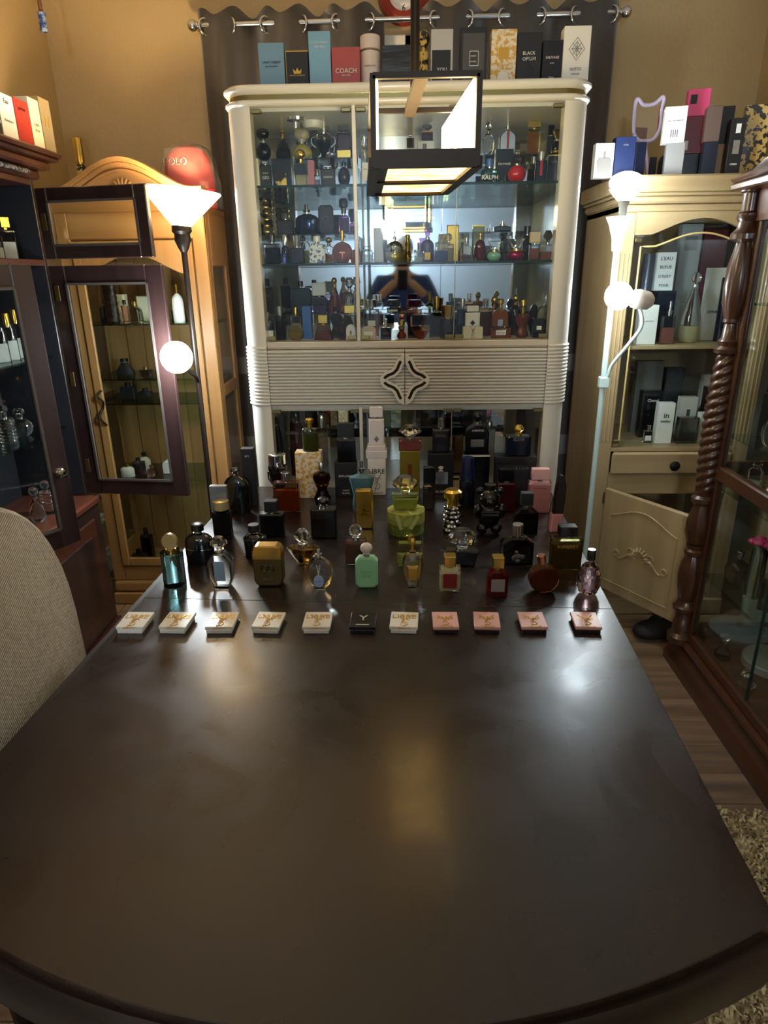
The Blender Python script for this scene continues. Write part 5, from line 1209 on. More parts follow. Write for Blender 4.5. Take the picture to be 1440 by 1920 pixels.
B('teal ribbed torso bottle with silver spray tip', 654, 703, 864, 962, 'torso', mat('teal_torso', '4C7280', .4), ('spray', SV, .2, .24), d=.04, fn=lambda a, z: 1+.02*math.sin(520*z), seg=24)
t = B('gold ingot bottle with a burst relief on its face', 666, 700, 917, 992, 'soft', mat('ingot_gold', 'C8A24A', .25, metal=.9), None, d=.026)
g = G()
for i in range(18):
    a = 2*PI*i/18; r_ = .008+.006*(i % 3); g.tube([(.002*math.cos(a), -.0135, .055+.002*math.sin(a)), (r_*math.cos(a), -.0145, .055+r_*math.sin(a))], [.0014, .0004], 5)
g.build('burst_relief', 'm:oldgold', t)
# round green gift box with the green bottle on it
gb = P(761, 1008, Z=.75); rr_ = px_size(36, gb); gy = gb.y+rr_; hgb = P(761, 965, Y=gb.y+.01).z-.75
gbx = thing('round_gift_box', 'round olive green damask gift box tied with a ribbon', 'gift box', (P(761, 985, Y=gy).x, gy, .75))
G().lathe([(0, 0), (rr_*.96, 0), (rr_*.96, hgb*.6), (0, hgb*.6)], seg=40).build('box_base', DAMASK, gbx, 40)
G().lathe([(0, hgb*.5), (rr_, hgb*.5), (rr_, hgb), (rr_*.98, hgb+.001), (0, hgb+.001)], seg=40).build('box_lid', mix_mat('lime_damask', '8C9440', 'AAB05A', 60, .45, .6, .6), gbx, 40)
g = G()
for a in (.3, 1.9): 
    c, s = math.cos(a), math.sin(a); g.bar((-rr_*c, -rr_*s, hgb+.002), (rr_*c, rr_*s, hgb+.002), .008, .0015)
for x, a in ((-.02, -.3), (.024, .5)): g.box(x-.005, x+.005, -rr_*.98-.002, -rr_*.98, hgb*.35, hgb+.002, 0, Matrix.Rotation(a, 3, 'Y'))
g.build('ribbon', mat('olive_ribbon', 'B9BC7A', .4), gbx)
CTX = dict(z=.75+hgb+.003, Y=gy-.018)
B('green square bottle with wide lime crystal stopper on gift box', 733, 786, 893, 955, 'trap', 'g:lime', ('gem', 'x:lime', .48, 1.0), liq=('l:lime', .7), d=.034)
CTX = T0
B('slim dark green bottle with a black cube cap on table', 793, 815, 875, 957, 'rect', 'g:olive', ('box', K_, .38, .95, .95), liq=('l:olive', .7), d=.024)
B('tall slim bottle with a broad midnight blue cap on table', 861, 891, 857, 952, 'cyl', 'o:navy', ('taper', mat('blue_cap', '0E1C4A', .2, coat=.4), .42, 1.0), d=.028)
B('dark maroon rectangular bottle with black cap on table', 930, 967, 878, 960, 'soft', 'o:wine', ('box', K_, .28, .75), d=.03)
t = B('chrome scale covered bottle with a round gold cap', 830, 866, 917, 1003, 'beads', mix_mat('chrome_scales', '3A3A3C', 'E0E2E6', 60, .45, .52, .12, metal=1), ('knob', GD, .32, 1.0), fn=lambda a, z: .86+.14*abs(math.sin(6*a+(90*z))), seg=40)
# black bear
bp = P(917, 1003, Z=.75); by_ = bp.y+.024; bs = (P(917, 907, Y=by_).z-.75)/.115
br = thing('bear_bottle', 'glossy black teddy bear bottle lettered MOSCHINO on its belly', 'perfume bottle', (P(917, 960, Y=by_).x, by_, .75))
g = G(); k = bs*1.0
g.ball((0, 0, .040*k), .027*k, 1, .8, 1.15); g.ball((0, -.002, .083*k), .024*k, 1, .9, .95)
for s in (-1, 1): g.ball((s*.022*k, 0, .098*k), .009*k, 1, .6, 1); g.ball((s*.026*k, -.006*k, .052*k), .010*k, 1, 1, 1.8); g.ball((s*.016*k, -.012*k, .014*k), .0135*k, 1, 1.1, 1)
g.ball((0, -.021*k, .078*k), .009*k, 1, .7, .8); g.build('bear_body', 'o:black', br, 60)
G().lathe([(0, .103*k), (.013*k, .103*k), (.013*k, .114*k), (0, .115*k)], seg=20).build('cap', 'o:black', br, 40)
G().box(-.022*k, .022*k, -.027*k, -.02*k, .044*k, .058*k, .002).build('name_plate', K_, br); lettering('MOSCHINO', br, (0, -.0275*k, .051*k), .036*k, PGR)
B('charcoal hexagon shouldered flask with square cap on table', 963, 1009, 923, 1003, 'slope', 'g:smoke', ('box', 'o:matte', .3, .5), liq=('l:smoke', .8), d=.032)
B('pink rectangular bottle with a wide pink block cap', 990, 1032, 878, 962, 'rect', 'g:pink', ('box', mat('cap_pink', 'D9A8A6', .4), .24, .8), liq=(mat('pink_fill', 'DDB2AE', .4), .92), txt=[('narciso rodriguez', .6, .8, PK)], d=.032)
# stiletto shoe
sp_ = P(1048, 1000, Z=.75); sy = sp_.y+.02
so = thing('stiletto_bottle', 'black stiletto shoe shaped bottle with a pink glass heel', 'perfume bottle', (P(1047, 945, Y=sy).x, sy, .75))
hz = P(1047, 890, Y=sy).z-.75
G().prism([(-.016, hz*.32), (.014, hz*.32), (.016, hz*.6), (.016, hz*.82), (.008, hz*.98), (-.002, hz), (-.010, hz*.9), (-.014, hz*.65)], -.012, .012, ch=.003).build('shoe_upper', K_, so)
G().prism([(-.020, 0), (.013, 0), (.014, hz*.33), (-.016, hz*.33)], -.013, .013, ch=.003).build('toe_glass', mat('pink_glass_toe', 'C88484', .15, coat=.4), so)
G().tube([(-.016, .004, hz*.6), (-.022, .004, hz*.4), (-.024, .004, 0)], .002, 6).build('heel', GD, so)
# left part of the table
C('tall thin black carton at the hutch foot on the table', 455, 478, 842, 950, 'o:matte', d=.03, txt=[('N°1', .3, .88, PW)])
B('large black domed flask with faceted stopper on the table', 420, 468, 877, 965, 'shoulder', mat('smoked_black', '0A0C10', .1, coat=.5), ('gem', 'm:gun', .12, .4), d=.038)
C('slim grey mirrored carton behind the round capped black bottle', 396, 428, 912, 1003, mat('mirror_card', '8A94A0', .15, metal=.6), d=.02)
B('black tall bottle with round cream topped cap', 400, 434, 938, 1012, 'rect', 'o:black', ('cyl', mat('cream_gold', 'B9A878', .3, metal=.5), .22, .9), d=.028)
B('black cube bottle with black square cap on the table', 487, 534, 938, 1007, 'rect', 'o:black', ('box', 'o:matte', .3, .52), d=.036)
B('wide black round shouldered bottle with silver collar', 346, 402, 982, 1062, 'shoulder', mat('smoked_black', '0A0C10', .1, coat=.5), ('cyl', 'm:gun', .16, .42), d=.045, band=('m:chrome', .5, .52))
B('small black faceted grenade bottle with ring and flat cap', 456, 500, 983, 1048, 'shoulder', 'o:black', ('cyl', 'o:matte', .22, .5), fn=lambda a, z: 1-.05*abs(math.sin(4*a)), seg=32, band=('m:gun', .72, .78))
# middle row
B('amber inverted pyramid crystal bottle with round glass stopper', 536, 600, 993, 1064, 'cone', 'x:honey', ('gem', 'x:clear', .40, .5), seg=8, smooth=5, d=.045)
B('clear square bottle of dark cognac with faceted ball stopper', 647, 688, 983, 1060, 'rect', 'g:clear', ('ball', 'x:clear', .34, .62), liq=('l:brown', .9), d=.032)
B('pale green square bottle behind the clear vase bottle', 744, 793, 1003, 1062, 'rect', 'g:lime', ('cyl', GD, .2, .25), liq=('l:lime', .5), d=.03)
B('black square bottle with a wide crystal disc stopper', 836, 897, 993, 1062, 'trap', 'o:black', ('gem', 'x:clear', .52, 1.0), d=.036)
t = B('black sloping flask with grey flower relief and silver cap', 938, 1000, 982, 1062, 'slope', 'g:dark', ('cyl', SV, .26, .34), d=.034)
g = G(); rnd = random.Random(5)
for i in range(16):
    a = rnd.uniform(0, 2*PI); r_ = rnd.uniform(.002, .017); g.lathe([(0, 0), (.005, .0005), (.002, .003), (0, .0032)], (r_*math.cos(a), -.0175, .028+r_*.8*math.sin(a)), 7, mat4=Matrix.Rotation(PI/2, 4, 'X'))
g.build('flower_relief', mat('pewter', '77747A', .35, metal=.7), t)
B('olive rectangular bottle lettered BURBERRY with black cap', 1032, 1090, 985, 1070, 'rect', 'g:olive', ('box', K_, .22, .58), liq=('l:olive', .85), txt=[('BURBERRY', .68, .78, PG)], d=.036)
# front row
B('pleated aqua glass bottle with an upright gold disc cap', 301, 346, 1000, 1106, 'cyl', 'x:aqua', ('disc', mat('disc_gold', 'C2AE7A', .3, metal=.7), .30, .68, .2), fn=lambda a, z: 1-.08*abs(math.sin(5*a+30*z)), seg=40, smooth=20, band=None)
B('clear faceted octagon bottle with a cut crystal stopper', 391, 437, 1007, 1106, 'hexa', 'x:clear', ('gem', 'x:clear', .24, .75), d=.034, lab=(mat('tiffany_blue', '7E93A6', .3), .45, .25, .8))
t = B('gold rounded block bottle with interlocked emblem', 476, 533, 1020, 1100, 'softer', mat('bronze_block', '6E5C38', .3, metal=.7), None, d=.034, txt=[('GUILTY', .36, .2, PGR)])
bb = [v.co for v in t.children[0].data.vertices]; gh = max(v.z for v in bb); gw = max(v.x for v in bb)
for s in (-1, 1): G().tube([(s*.006+.0095*c, -.0178, gh*.46+.008*s2) for c, s2 in circ(20)], .0014, 6, True).build('ring_emblem', K_, t)
G().prism([(x*2*gw*1.012, z*gh*1.006) for x, z in [(.5, .66), (-.5, .66)]+[q for q in OUT['softer'] if q[1] > .7][::-1][::-1]] if False else [(-gw*1.012, gh*.66), (gw*1.012, gh*.66)]+[(x*2*gw*1.012, z*gh*1.004) for x, z in OUT['softer'] if z > .7], -.0176, .0176, ch=.003).build('gold_top', mat('bright_gold', 'C8A050', .25, metal=.9), t)
t = B('round clear bottle with a pale blue hanging tag', 573, 624, 1030, 1107, 'flatround', 'x:clear', ('spray', SV, .16, .26), d=.03)
G().prism([(.012*c, .026+.016*s) for c, s in circ(20)], -.0185, -.0175).build('tag', mat('tag_blue', '9DB2DC', .4), t); lettering('mon GUERLAIN', t, (0, -.0187, .026), .018, PK)
G().tube([(-.004, -.012, .066), (0, -.018, .042)], .0006, 5).tube([(.004, -.012, .066), (0, -.018, .042)], .0006, 5).build('tag_string', PW, t)
B('frosted green octagonal bottle with a white stopper', 666, 709, 1018, 1103, 'oct', 'o:mint', ('ball', mat('stopper_white', 'D6CCC4', .4), .25, .55), d=.028, txt=[('KAYALI', .5, .55, mat('mint_dark', '7AB488', .5)), ('EDEN', .4, .42, mat('mint_dark', '7AB488', .5))])
t = B('clear tapered vase bottle with gold collar and ribbon stick', 754, 793, 1010, 1108, 'vase', 'x:clear', ('knob', GD, .2, .3), lab=(PG, .4, .3, .62), seg=10, smooth=20); G().tube([(-.004, -.004, .07), (-.014, -.006, .092)], .0012, 6).build('ribbon_stick', 'm:gold', t)
B('clear cube bottle with red label and gold square cap', 823, 863, 1040, 1110, 'rect', 'g:clear', ('box', GD, .3, .56), liq=('l:pale', .8), lab=(mat('label_red', '7A1A1E', .4), .66, .18, .82), d=.036)
B('deep red cube bottle with silver label and gold square cap', 913, 952, 1042, 1120, 'slope', 'g:red', ('box', GD, .28, .56), liq=('l:red', .9), lab=(mat('label_silver', '8F8488', .3), .66, .22, .7), d=.034)
t = B('round amber disc bottle tilted with metal neck', 995, 1052, 1040, 1113, 'flatround', 'g:amber', ('cyl', 'm:rosegold', .22, .3), liq=('l:brown', .9), d=.03); t.rotation_euler = (0, math.radians(-9), 0); t.location.z += .001
B('pink cut glass egg bottle with a black cylinder cap', 1081, 1129, 1030, 1124, 'egg', 'x:pink', ('cyl', K_, .22, .34), fn=lambda a, z: 1-.05*abs(math.sin(5*a+60*z)), seg=30, smooth=10)

# flat sample cartons in the front row
MINI = [(212, 293), (294, 369), (382, 450), (472, 534), (565, 625), (650, 708), (728, 788), (808, 866), (883, 950), (973, 1036), (1074, 1141)]
KIND = ['w', 'w', 'w', 'w', 'w', 'k', 'w', 'p', 'p', 'p', 'p']
WL = ['beside the table edge under the aqua bottle', 'in front of the aqua pleated bottle', 'in front of the clear octagon bottle', 'in front of the gold rounded block bottle', 'in front of the round tagged bottle', 'between white ones', 'in front of the clear vase bottle',
      'in front of the clear cube bottle', 'in front of the deep red cube bottle', 'in front of the amber disc bottle', 'in front of the pink egg bottle']
MW, MK, MP = mat('mini_white', 'DAD6CE', .35), mat('mini_black', '121216', .3), mat('mini_pink', 'D8A8A2', .35)
MB_ = mat('mini_maroon', '1E0A0C', .3)
for i, ((a, b), k) in enumerate(zip(MINI, KIND)):
    z = .75; hgt = .015; yf = P((a+b)/2, 1190, Z=.75).y; yb2 = P((a+b)/2, 1147, Z=.75+hgt).y
    xf0, xf1 = P(a, 1186, Z=.752).x, P(b if i < 7 else b, 1186, Z=.752).x; w_ = (.060 if k == 'w' else .055); cx_ = (P(a, 1183, Z=.76).x+P(b, 1150 if i < 5 else 1183, Z=.76).x)/2
    nm_ = {'w': 'white', 'k': 'black', 'p': 'pink'}[k]
    t = thing('sample_box', 'flat %s sample carton %s' % (nm_, WL[i]), 'box', (cx_, (yf+yb2)/2, z), random.uniform(-.06, .06), 'flat sample cartons in a row')
    dp = yb2-yf
    base = MW if k == 'w' else (MK if k == 'k' else MB_)
    G().box(-w_/2+.003, w_/2-.003, -dp/2+.004, dp/2-.003, 0, hgt*.55, .001).build('tray', base, t)
    G().box(-w_/2, w_/2, -dp/2+.006, dp/2, hgt*.5, hgt, .001).build('sleeve', MW if k == 'w' else (MK if k == 'k' else MP), t)
    if k == 'w':
        lettering('LIBRE', t, (0, dp*.2, hgt+.0003), w_*.85, PG, flat=True); monogram(t, (.0, -dp*.12, hgt+.0004), .05, PG, True)
    elif k == 'k':
        lettering('Y', t, (0, dp*.12, hgt+.0003), .018, mat('print_cream', 'C9C4AE', .4), flat=True); G().box(-.014, .014, -dp*.3, -dp*.3+.003, hgt, hgt+.0004).build('print_bar', mat('print_cream', 'C9C4AE', .4), t)
    else:
        lettering('PARIS', t, (0, dp*.12, hgt+.0003), w_*.6, PG, flat=True); monogram(t, (0, -dp*.1, hgt+.0004), .045, PG, True); G().box(-.014, .014, -dp*.36, -dp*.36+.0015, hgt, hgt+.0004).build('print_bar', PG, t)

# ------------------------------------------------------------------ on and in the pine cabinet
CTX = dict(z=1.782, Y=2.70, group='things on the pine cabinet')
t = C('clear windowed carton showing a glass bottle on pine cabinet', 1115, 1150, 268, 342, mat('grey_card', 'A8A29A', .4), d=.04)
G().prism([(-.024, .03), (-.018, .012), (.018, .012), (.024, .03), (.026, .055), (.02, .066), (-.02, .066), (-.026, .055)], -.0225, -.0195, ch=.001).tube([(0, -.021, .066), (0, -.021, .085)], .004, 8).build('bottle_print', mat('bottle_print', '6E6A66', .2), t)
C('blue foil carton beside the windowed carton', 1153, 1190, 256, 335, mat('blue_foil', '1E2A50', .35, metal=.2), d=.05, txt=[('DIOR', .25, .8, PGR)])
C('narrow navy carton behind the cat eared mirror', 1191, 1210, 266, 332, 'o:navy', d=.05)
mq = P(1213, 228, Y=2.91); mr_ = px_size(26, mq); mb = P(1218, 322, Y=2.91)
cm = thing('cat_mirror', 'cat eared tabletop mirror with pale lilac frame on pine cabinet', 'mirror', (mb.x, 2.91, 1.782), .06)
cz_ = mq.z-1.782; cxm = mq.x-mb.x
ol = [(-.04, -.035), (-.02, -.055), (.02, -.055), (.04, -.03), (.044, .0), (.042, .03), (.046, .062), (.04, .068), (.018, .05), (-.018, .046), (-.036, .062), (-.044, .055), (-.044, .0)]
ol = [(x*1.18+cxm, z*1.18+cz_) for x, z in ol]
G().prism(ol[::-1], -.004, .004).build('mirror_glass', mat('plain_mirror', (.7, .7, .7), .04, metal=1), cm)
G().tube([(x, -.001, z) for x, z in smooth_path([Vector((x, 0, z)) for x, z in ol+ol[:1]], 4) and [(v.x, v.z) for v in smooth_path([Vector((x, 0, z)) for x, z in ol+ol[:1]], 4)]], .0075, 8).build('lilac_frame', mat('lilac_plastic', 'D6CBEC', .35), cm, 60)
G().tube([(cxm, 0, cz_-.06), (0, 0, .012)], .006, 8).build('stem', 'o:lav', cm, 40)
G().lathe([(0, 0), (.055, 0), (.055, .008), (.05, .011), (0, .011)], seg=32).build('base_tray', 'o:lav', cm, 40)
CTX = dict(z=1.793, Y=2.87)
B('small dark square lipstick tube on the lilac tray', 1218, 1230, 295, 322, 'rect', 'o:matte', None, name='lipstick', cat='lipstick', d=.014)
B('rounded black cosmetic case on the lilac tray', 1234, 1250, 292, 322, 'arch', 'o:matte', None, name='cosmetic_case', cat='case', d=.012)
def pile(rows, Y, d, rz=-.22):
    """a tower of cartons, lowest first, each measured in the photograph"""
    z = 1.782
    for lb, x0, x1, yt, yb, m_, kw in rows:
        p0 = P((x0+x1)/2, (yt+yb)/2, Y=Y); h_ = P((x0+x1)/2, yt, Y=Y).z-P((x0+x1)/2, yb, Y=Y).z; w_ = px_size(x1-x0, p0)/(math.cos(rz)+.55*abs(math.sin(rz)))
        carton(lb, (p0.x, Y+d/2, z), w_, d, h_, m_, rz, **kw); z += h_
pile([('grey sided carton under the tilted white carton', 1250, 1286, 262, 326, 'o:grey', {}), ('white carton with barcode and small print leaning on top', 1248, 1291, 193, 262, W_, dict(txt=[('EAU DE PARFUM', .7, .6, PGR), ('||||', .3, .25, PK)]))], 2.70, .05)
pile([('black carton at the foot of the pink topped tower', 1283, 1318, 278, 326, K_, {}), ('dark red carton in the middle of the pink topped tower', 1287, 1324, 207, 278, 'o:maroon', dict(panels=[(PW, .05, .25, .1, .35)])), ('hot pink carton with a black square, topmost of its tower', 1293, 1336, 156, 207, 'o:hotpink', dict(panels=[(PK, .12, .42, .45, .8)]))], 2.775, .05)
pile([('navy carton under the brown carton', 1319, 1347, 261, 326, 'o:navy', {}), ('brown carton standing on the navy carton', 1326, 1356, 194, 261, mat('brown_card', '5A463C', .4), {})], 2.70, .045)
pile([('tan carton under the plain black carton', 1345, 1362, 259, 325, 'o:tan', {}), ('plain black carton standing on the tan carton', 1353, 1379, 188, 259, 'o:matte', {})], 2.78, .045)
pile([('narrow red carton beside the crest carton on the cabinet', 1362, 1371, 262, 324, 'o:red', {})], 2.752, .024)
pile([('black carton with white crest and silver plate on pine cabinet', 1369, 1396, 213, 322, 'o:matte', dict(panels=[(SV, .3, .75, .38, .62), (PW, .35, .68, .74, .9)], txt=[('CREED', .5, .2, PW)]))], 2.70, .045, -.15)
pile([('gold and black patterned carton, the tallest on the pine cabinet', 1395, 1446, 186, 322, PATT, {})], 2.73, .05, -.3)
PS1, PS0 = 1.18, .772
def pine(rows):
    for lb, x0, x1, yt, yb, kind, m_, Y, z, kw in rows:
        global CTX
        CTX = dict(z=z, Y=Y, group='boxes and bottles in the pine cabinet')
        kw = dict(kw)
        if kind == 'c': C(lb, x0, x1, yt, yb, m_, d=kw.pop('d', .04), **kw)
        else: B(lb, x0, x1, yt, yb, kind, m_, **kw)
pine([('white carton lettered L\'EAU BLEUE D\'ISSEY POUR in pine cabinet', 1230, 1265, 473, 545, 'c', mat('issey_white', 'DDE0E0', .4), 2.84, P(1247, 545, Y=2.84).z, dict(txt=[("L'EAU", .6, .84, PK), ('BLEUE', .6, .62, PK), ("D'ISSEY", .66, .38, PK), ('POUR', .5, .14, PK)])),
      ('navy carton supporting the lettered white carton', 1228, 1262, 545, 650, 'c', 'o:navy', 2.84, 1.18, {}),
      ('grey silver cylinder carton beside the lettered carton', 1197, 1218, 476, 650, 'cyl', mat('pewter_tube', '5A6070', .3, metal=.4), 2.84, 1.18, {}),
      ('large pale grey carton behind the lettered carton', 1266, 1304, 420, 650, 'c', mat('pale_card', '9AA0A2', .4), 2.94, 1.18, dict(panels=[(PGR, .2, .8, .78, .9)])),
      ('deep red tall carton at the back of pine cabinet', 1306, 1350, 430, 650, 'c', mat('deep_red', '5A2030', .4), 2.96, 1.18, {}),
      ('white carton with dark print beside the red carton', 1322, 1352, 502, 650, 'c', mat('off_white', 'D8D6D0', .4), 2.88, 1.18, dict(txt=[('EPINE', .6, .4, PK)])),
      ('white carton with fine print at the shelf front', 1197, 1232, 572, 650, 'c', mat('off_white', 'D8D6D0', .4), 2.74, 1.18, dict(txt=[('eau de toilette', .6, .6, PGR)])),
      ('clear bottle of pale liquid with slim neck on pine shelf', 1240, 1266, 565, 650, 'rect', 'g:clear', 2.74, 1.18, dict(cap=('spray', SV, .3, .35), liq=('l:rose', .6))),
      ('three lobed clear glass bottle with round stopper on pine shelf', 1278, 1318, 510, 650, 'tear', 'g:clear', 2.76, 1.18, dict(cap=('ball', 'x:clear', .18, .45), liq=('l:pale', .3))),
      ('dark cylinder tube on the pine shelf beside the gold inlay', 1345, 1370, 520, 650, 'cyl', 'o:navy', 2.80, 1.18, {}),
      ('grey slab carton in the lower pine compartment', 1188, 1236, 677, 838, 'c', mat('slate', '6A6864', .4), 2.92, .772, {}),
      ('black carton with white script in the lower pine compartment', 1200, 1240, 733, 838, 'c', K_, 2.84, .772, dict(txt=[('Chanel', .5, .8, PW)])),
      ('white carton lettered IN SMILEY standing in pine cabinet', 1232, 1262, 756, 838, 'c', W_, 2.73, .772, dict(txt=[('in', .3, .7, PK), ('smiley', .6, .55, PK)])),
      ('white carton with green triangle tree motif', 1272, 1303, 745, 838, 'c', W_, 2.84, .772, dict(panels=[(mat('tree_green', '3E6A4A', .5), .4, .6, .5, .7)])),
      ('dark mirrored cube bottle in the lower pine compartment', 1268, 1306, 782, 838, 'rect', 'g:smoke', 2.72, .772, dict(d=.04)),
      ('pair of tiny silver sample vials in the pine cabinet', 1206, 1222, 797, 838, 'rect', 'g:clear', 2.74, .772, dict(cap=('cyl', SV, .25, .5), lab=(PW, .7, .2, .6))),
      ('tall white carton at the back of the lower pine compartment', 1311, 1339, 702, 838, 'c', mat('off_white', 'D8D6D0', .4), 2.94, .772, {}),
      ('dark carton with brown picture beside the tall white carton', 1318, 1346, 726, 838, 'c', 'o:darkbrown', 2.86, .772, dict(panels=[(mat('picture_tan', '8A7450', .5), .15, .85, .72, .95)])),
      ('plain white carton near the front of lower pine compartment', 1311, 1340, 775, 838, 'c', W_, 2.74, .772, {}),
      ('black wide carton in the middle of lower pine compartment', 1240, 1275, 690, 838, 'c', 'o:matte', 2.97, .772, {})])

# ------------------------------------------------------------------ in the cherry curio
def curio(lb, x, y, z, w_, h_, sh, bd, cp=None, **k): bottle(lb, (x, y, z), w_, h_, k.pop('d', w_ if sh in LATHE else w_*.5), sh, bd, cp, group='bottles in the cherry curio', rz=k.pop('rz', -.9), **k)
curio('clear tall bottle with square stopper behind curio glass', 1.20, 2.17, .74, .05, .12, 'slope', 'g:clear', ('box', 'g:clear', .2, .5), liq=('l:clear', .5))
curio('copper coloured round bottle behind curio glass', 1.20, 2.05, .74, .06, .085, 'ball', 'm:rosegold', ('cyl', SV, .2, .4))
curio('black tall bottle on the curio middle shelf', 1.22, 2.17, .93, .07, .19, 'rect', 'o:matte', ('box', K_, .2, .8))
curio('clear globe bottle on the curio middle shelf', 1.17, 2.07, .93, .06, .16, 'ball', 'g:clear', ('knob', 'g:clear', .4, .5))
curio('dark round bottle on the lower curio shelf', 1.20, 2.17, .40, .085, .12, 'ball', 'g:smoke', ('cyl', SV, .2, .3))
curio('small clear decanter on the curio floor near the column', 1.165, 2.10, .125, .06, .10, 'bell', 'g:clear', ('ball', 'g:clear', .3, .6))
curio('clear low bowl bottle on the curio floor', 1.16, 1.93, .125, .08, .06, 'ball', 'g:clear', ('gem', 'x:clear', .4, .5))
curio('smoky bottle with silver cap on the lower curio shelf', 1.20, 1.95, .40, .06, .15, 'rect', 'g:smoke', ('cyl', SV, .25, .5))
t = thing('display_turntable', 'grey round display turntable on the curio floor', 'turntable', (1.32, 2.05, .125)); G().lathe([(0, 0), (.1, 0), (.1, .025), (.095, .03), (0, .03)], seg=40).build('disc', 'o:grey', t, 40)
t = thing('pink_flower_bottle', 'small clear bottle topped with a pink flower in curio', 'perfume bottle', (1.20, 2.055, .40)); G().lathe([(0, 0), (.025, 0), (.028, .05), (.025, .17), (.01, .19), (0, .19)], seg=20).build('bottle_body', 'g:clear', t, 40)
for i in range(5): a = 2*PI*i/5; G().ball((.022*math.cos(a), .022*math.sin(a), .20+.006*(i % 2)), .02, 1, 1, .5, 10, 6).build('petal', mat('petal_pink', 'D03878', .4), t, 60)

# ------------------------------------------------------------------ in and on the dark hutch
def side_box(lb, pa, pb, yt, m_, d=.06, **k):
    """carton on the dark hutch top, its front facing the room"""
    x = -1.25; a, b = P(pa, 280, X=x), P(pb, 280, X=x); y0, y1 = a.y, b.y; h_ = P((pa+pb)/2, yt, X=x).z-1.873
    t = thing('perfume_box', lb, 'box', (x-d/2, (y0+y1)/2, 1.873), 0, 'boxes on the dark hutch'); w_ = abs(y1-y0)-.003
    G().box(-d/2, d/2, -w_/2, w_/2, 0, h_, .0012).build('carton', m_, t)
    for s, tw, tz, tm in k.get('txt', ()): lettering(s, t, (d/2+.0004, 0, tz*h_), tw*w_, tm, face='x')
    return t
side_box('white carton with a black grid drawing on dark hutch', -32, 12, 172, mix_mat('grid_print', 'D8D4CC', '2A2826', 30, .40, .42, .5), txt=[('eau', .4, .8, PK)])
side_box('white carton with thin script beside the red carton', 13, 40, 184, W_, txt=[('Aventure', .6, .45, PGR), ('Eau', .3, .85, PK)])
side_box('red carton between two pale cartons on dark hutch', 41, 66, 194, mat('carton_red', 'B23A30', .4), txt=[('parfum', .5, .8, PK)])
side_box('cream carton with grey lettering on dark hutch', 67, 86, 192, 'o:cream', txt=[('J AIME', .5, .5, PGR), ('MON', .4, .4, PGR)])
side_box('clear gold tinted carton at the crown end', 87, 106, 192, thin_glass('gold_acetate', (.75, .62, .38), .35), txt=[('N', .4, .6, PG)])
def dkb(lb, x, y, z, w_, h_, sh, bd, cp, **k): bottle(lb, (x, y, z), w_, h_, k.pop('d', w_ if sh in LATHE else w_*.5), sh, bd, cp, rz=.9, group='bottles in the dark hutch', **k)
dkb('clear tall square bottle with gold cap in dark hutch', -1.36, 2.40, 1.525, .05, .135, 'rect', 'g:clear', ('box', GD, .25, .6), liq=('l:clear', .6))
dkb('clear slim bottle with chrome cap in dark hutch', -1.36, 2.33, 1.525, .04, .12, 'rect', 'g:clear', ('cyl', 'm:chrome', .35, .5), liq=('l:clear', .5))
dkb('clear ribbed bottle without cap in dark hutch', -1.35, 2.27, 1.525, .045, .09, 'rect', 'g:clear', None, liq=('l:clear', .5))
for i, (y, lb) in enumerate(((2.27, 'clear bottle with gold ball stopper on upper glass shelf'), (2.33, 'clear bottle with gold medallion on upper glass shelf'), (2.385, 'slim clear bottle with brass cap on upper glass shelf'))):
    dkb(lb, -1.38, y, 1.19, .045, .15+.01*i, 'rect', 'g:clear', ('ball' if i == 0 else 'cyl', GD, .25, .5), liq=('l:clear', .6))
for i, (y, lb) in enumerate(((2.22, 'ribbed clear beehive bottle on lower glass shelf'), (2.31, 'round clear bottle lying low on lower glass shelf'))):
    dkb(lb, -1.39, y, .92, .06+.015*i, .13-.03*i, 'ribs' if i == 0 else 'ball', 'g:clear', ('knob', 'g:clear', .3, .5))
for i, (y, lb) in enumerate(((2.2, 'clear coiled snake stopper bottle on the hutch ledge'), (2.28, 'clear twisted bottle with ball stopper on the hutch ledge'))):
    dkb(lb, -1.33, y, .632, .055, .13, 'ribs' if i else 'tear', 'g:clear', ('ball', 'x:clear', .3, .6))

# ------------------------------------------------------------------ in and on the oak curio
q = P(150, 318, Y=2.80)
t = bottle('black and gold cylinder bottle standing behind the oak pediment', (P(150, 300, Y=2.80).x, 2.80, 1.72), .036, P(150, 259, Y=2.80).z-1.72, .036, 'cyl', PATT, ('cyl', GD, .35, .95))
hp = P(355, 318, Y=2.905); pb_ = thing('red_cap', 'red baseball cap lettered POLO in a plastic bag on the curio', 'cap', (hp.x, 2.905, 1.72))
hh = P(355, 274, Y=2.905).z-1.72
G().lathe([(0, hh), (.04, hh*.985), (.068, hh*.92), (.086, hh*.8), (.094, hh*.62), (.096, hh*.4), (.096, 0), (0, 0)], seg=24, sy=.8, fn=lambda a, z: 1+.03*math.sin(5*a+20*z)).build('cap_crown', mat('cap_red', 'C8342C', .7), pb_, 60)
G().prism([(-.10, .0)]+[(.11*math.cos(a), -.06*math.sin(a)) for a in [PI-PI*i/12 for i in range(13)]], .0, .008, (0, -.05, hh*.25), ch=.002, plane='xy').build('brim', mat('cap_red', 'C8342C', .7), pb_)
zl = P(332, 302, Y=2.825).z-1.72; lettering('POLO', pb_, (-.03, -.081, zl), .085, mat('cap_navy', '1A1420', .6)); lettering('POLO', pb_, (-.0285, -.0795, zl), .090, mat('cap_white', 'D8CFC8', .6))
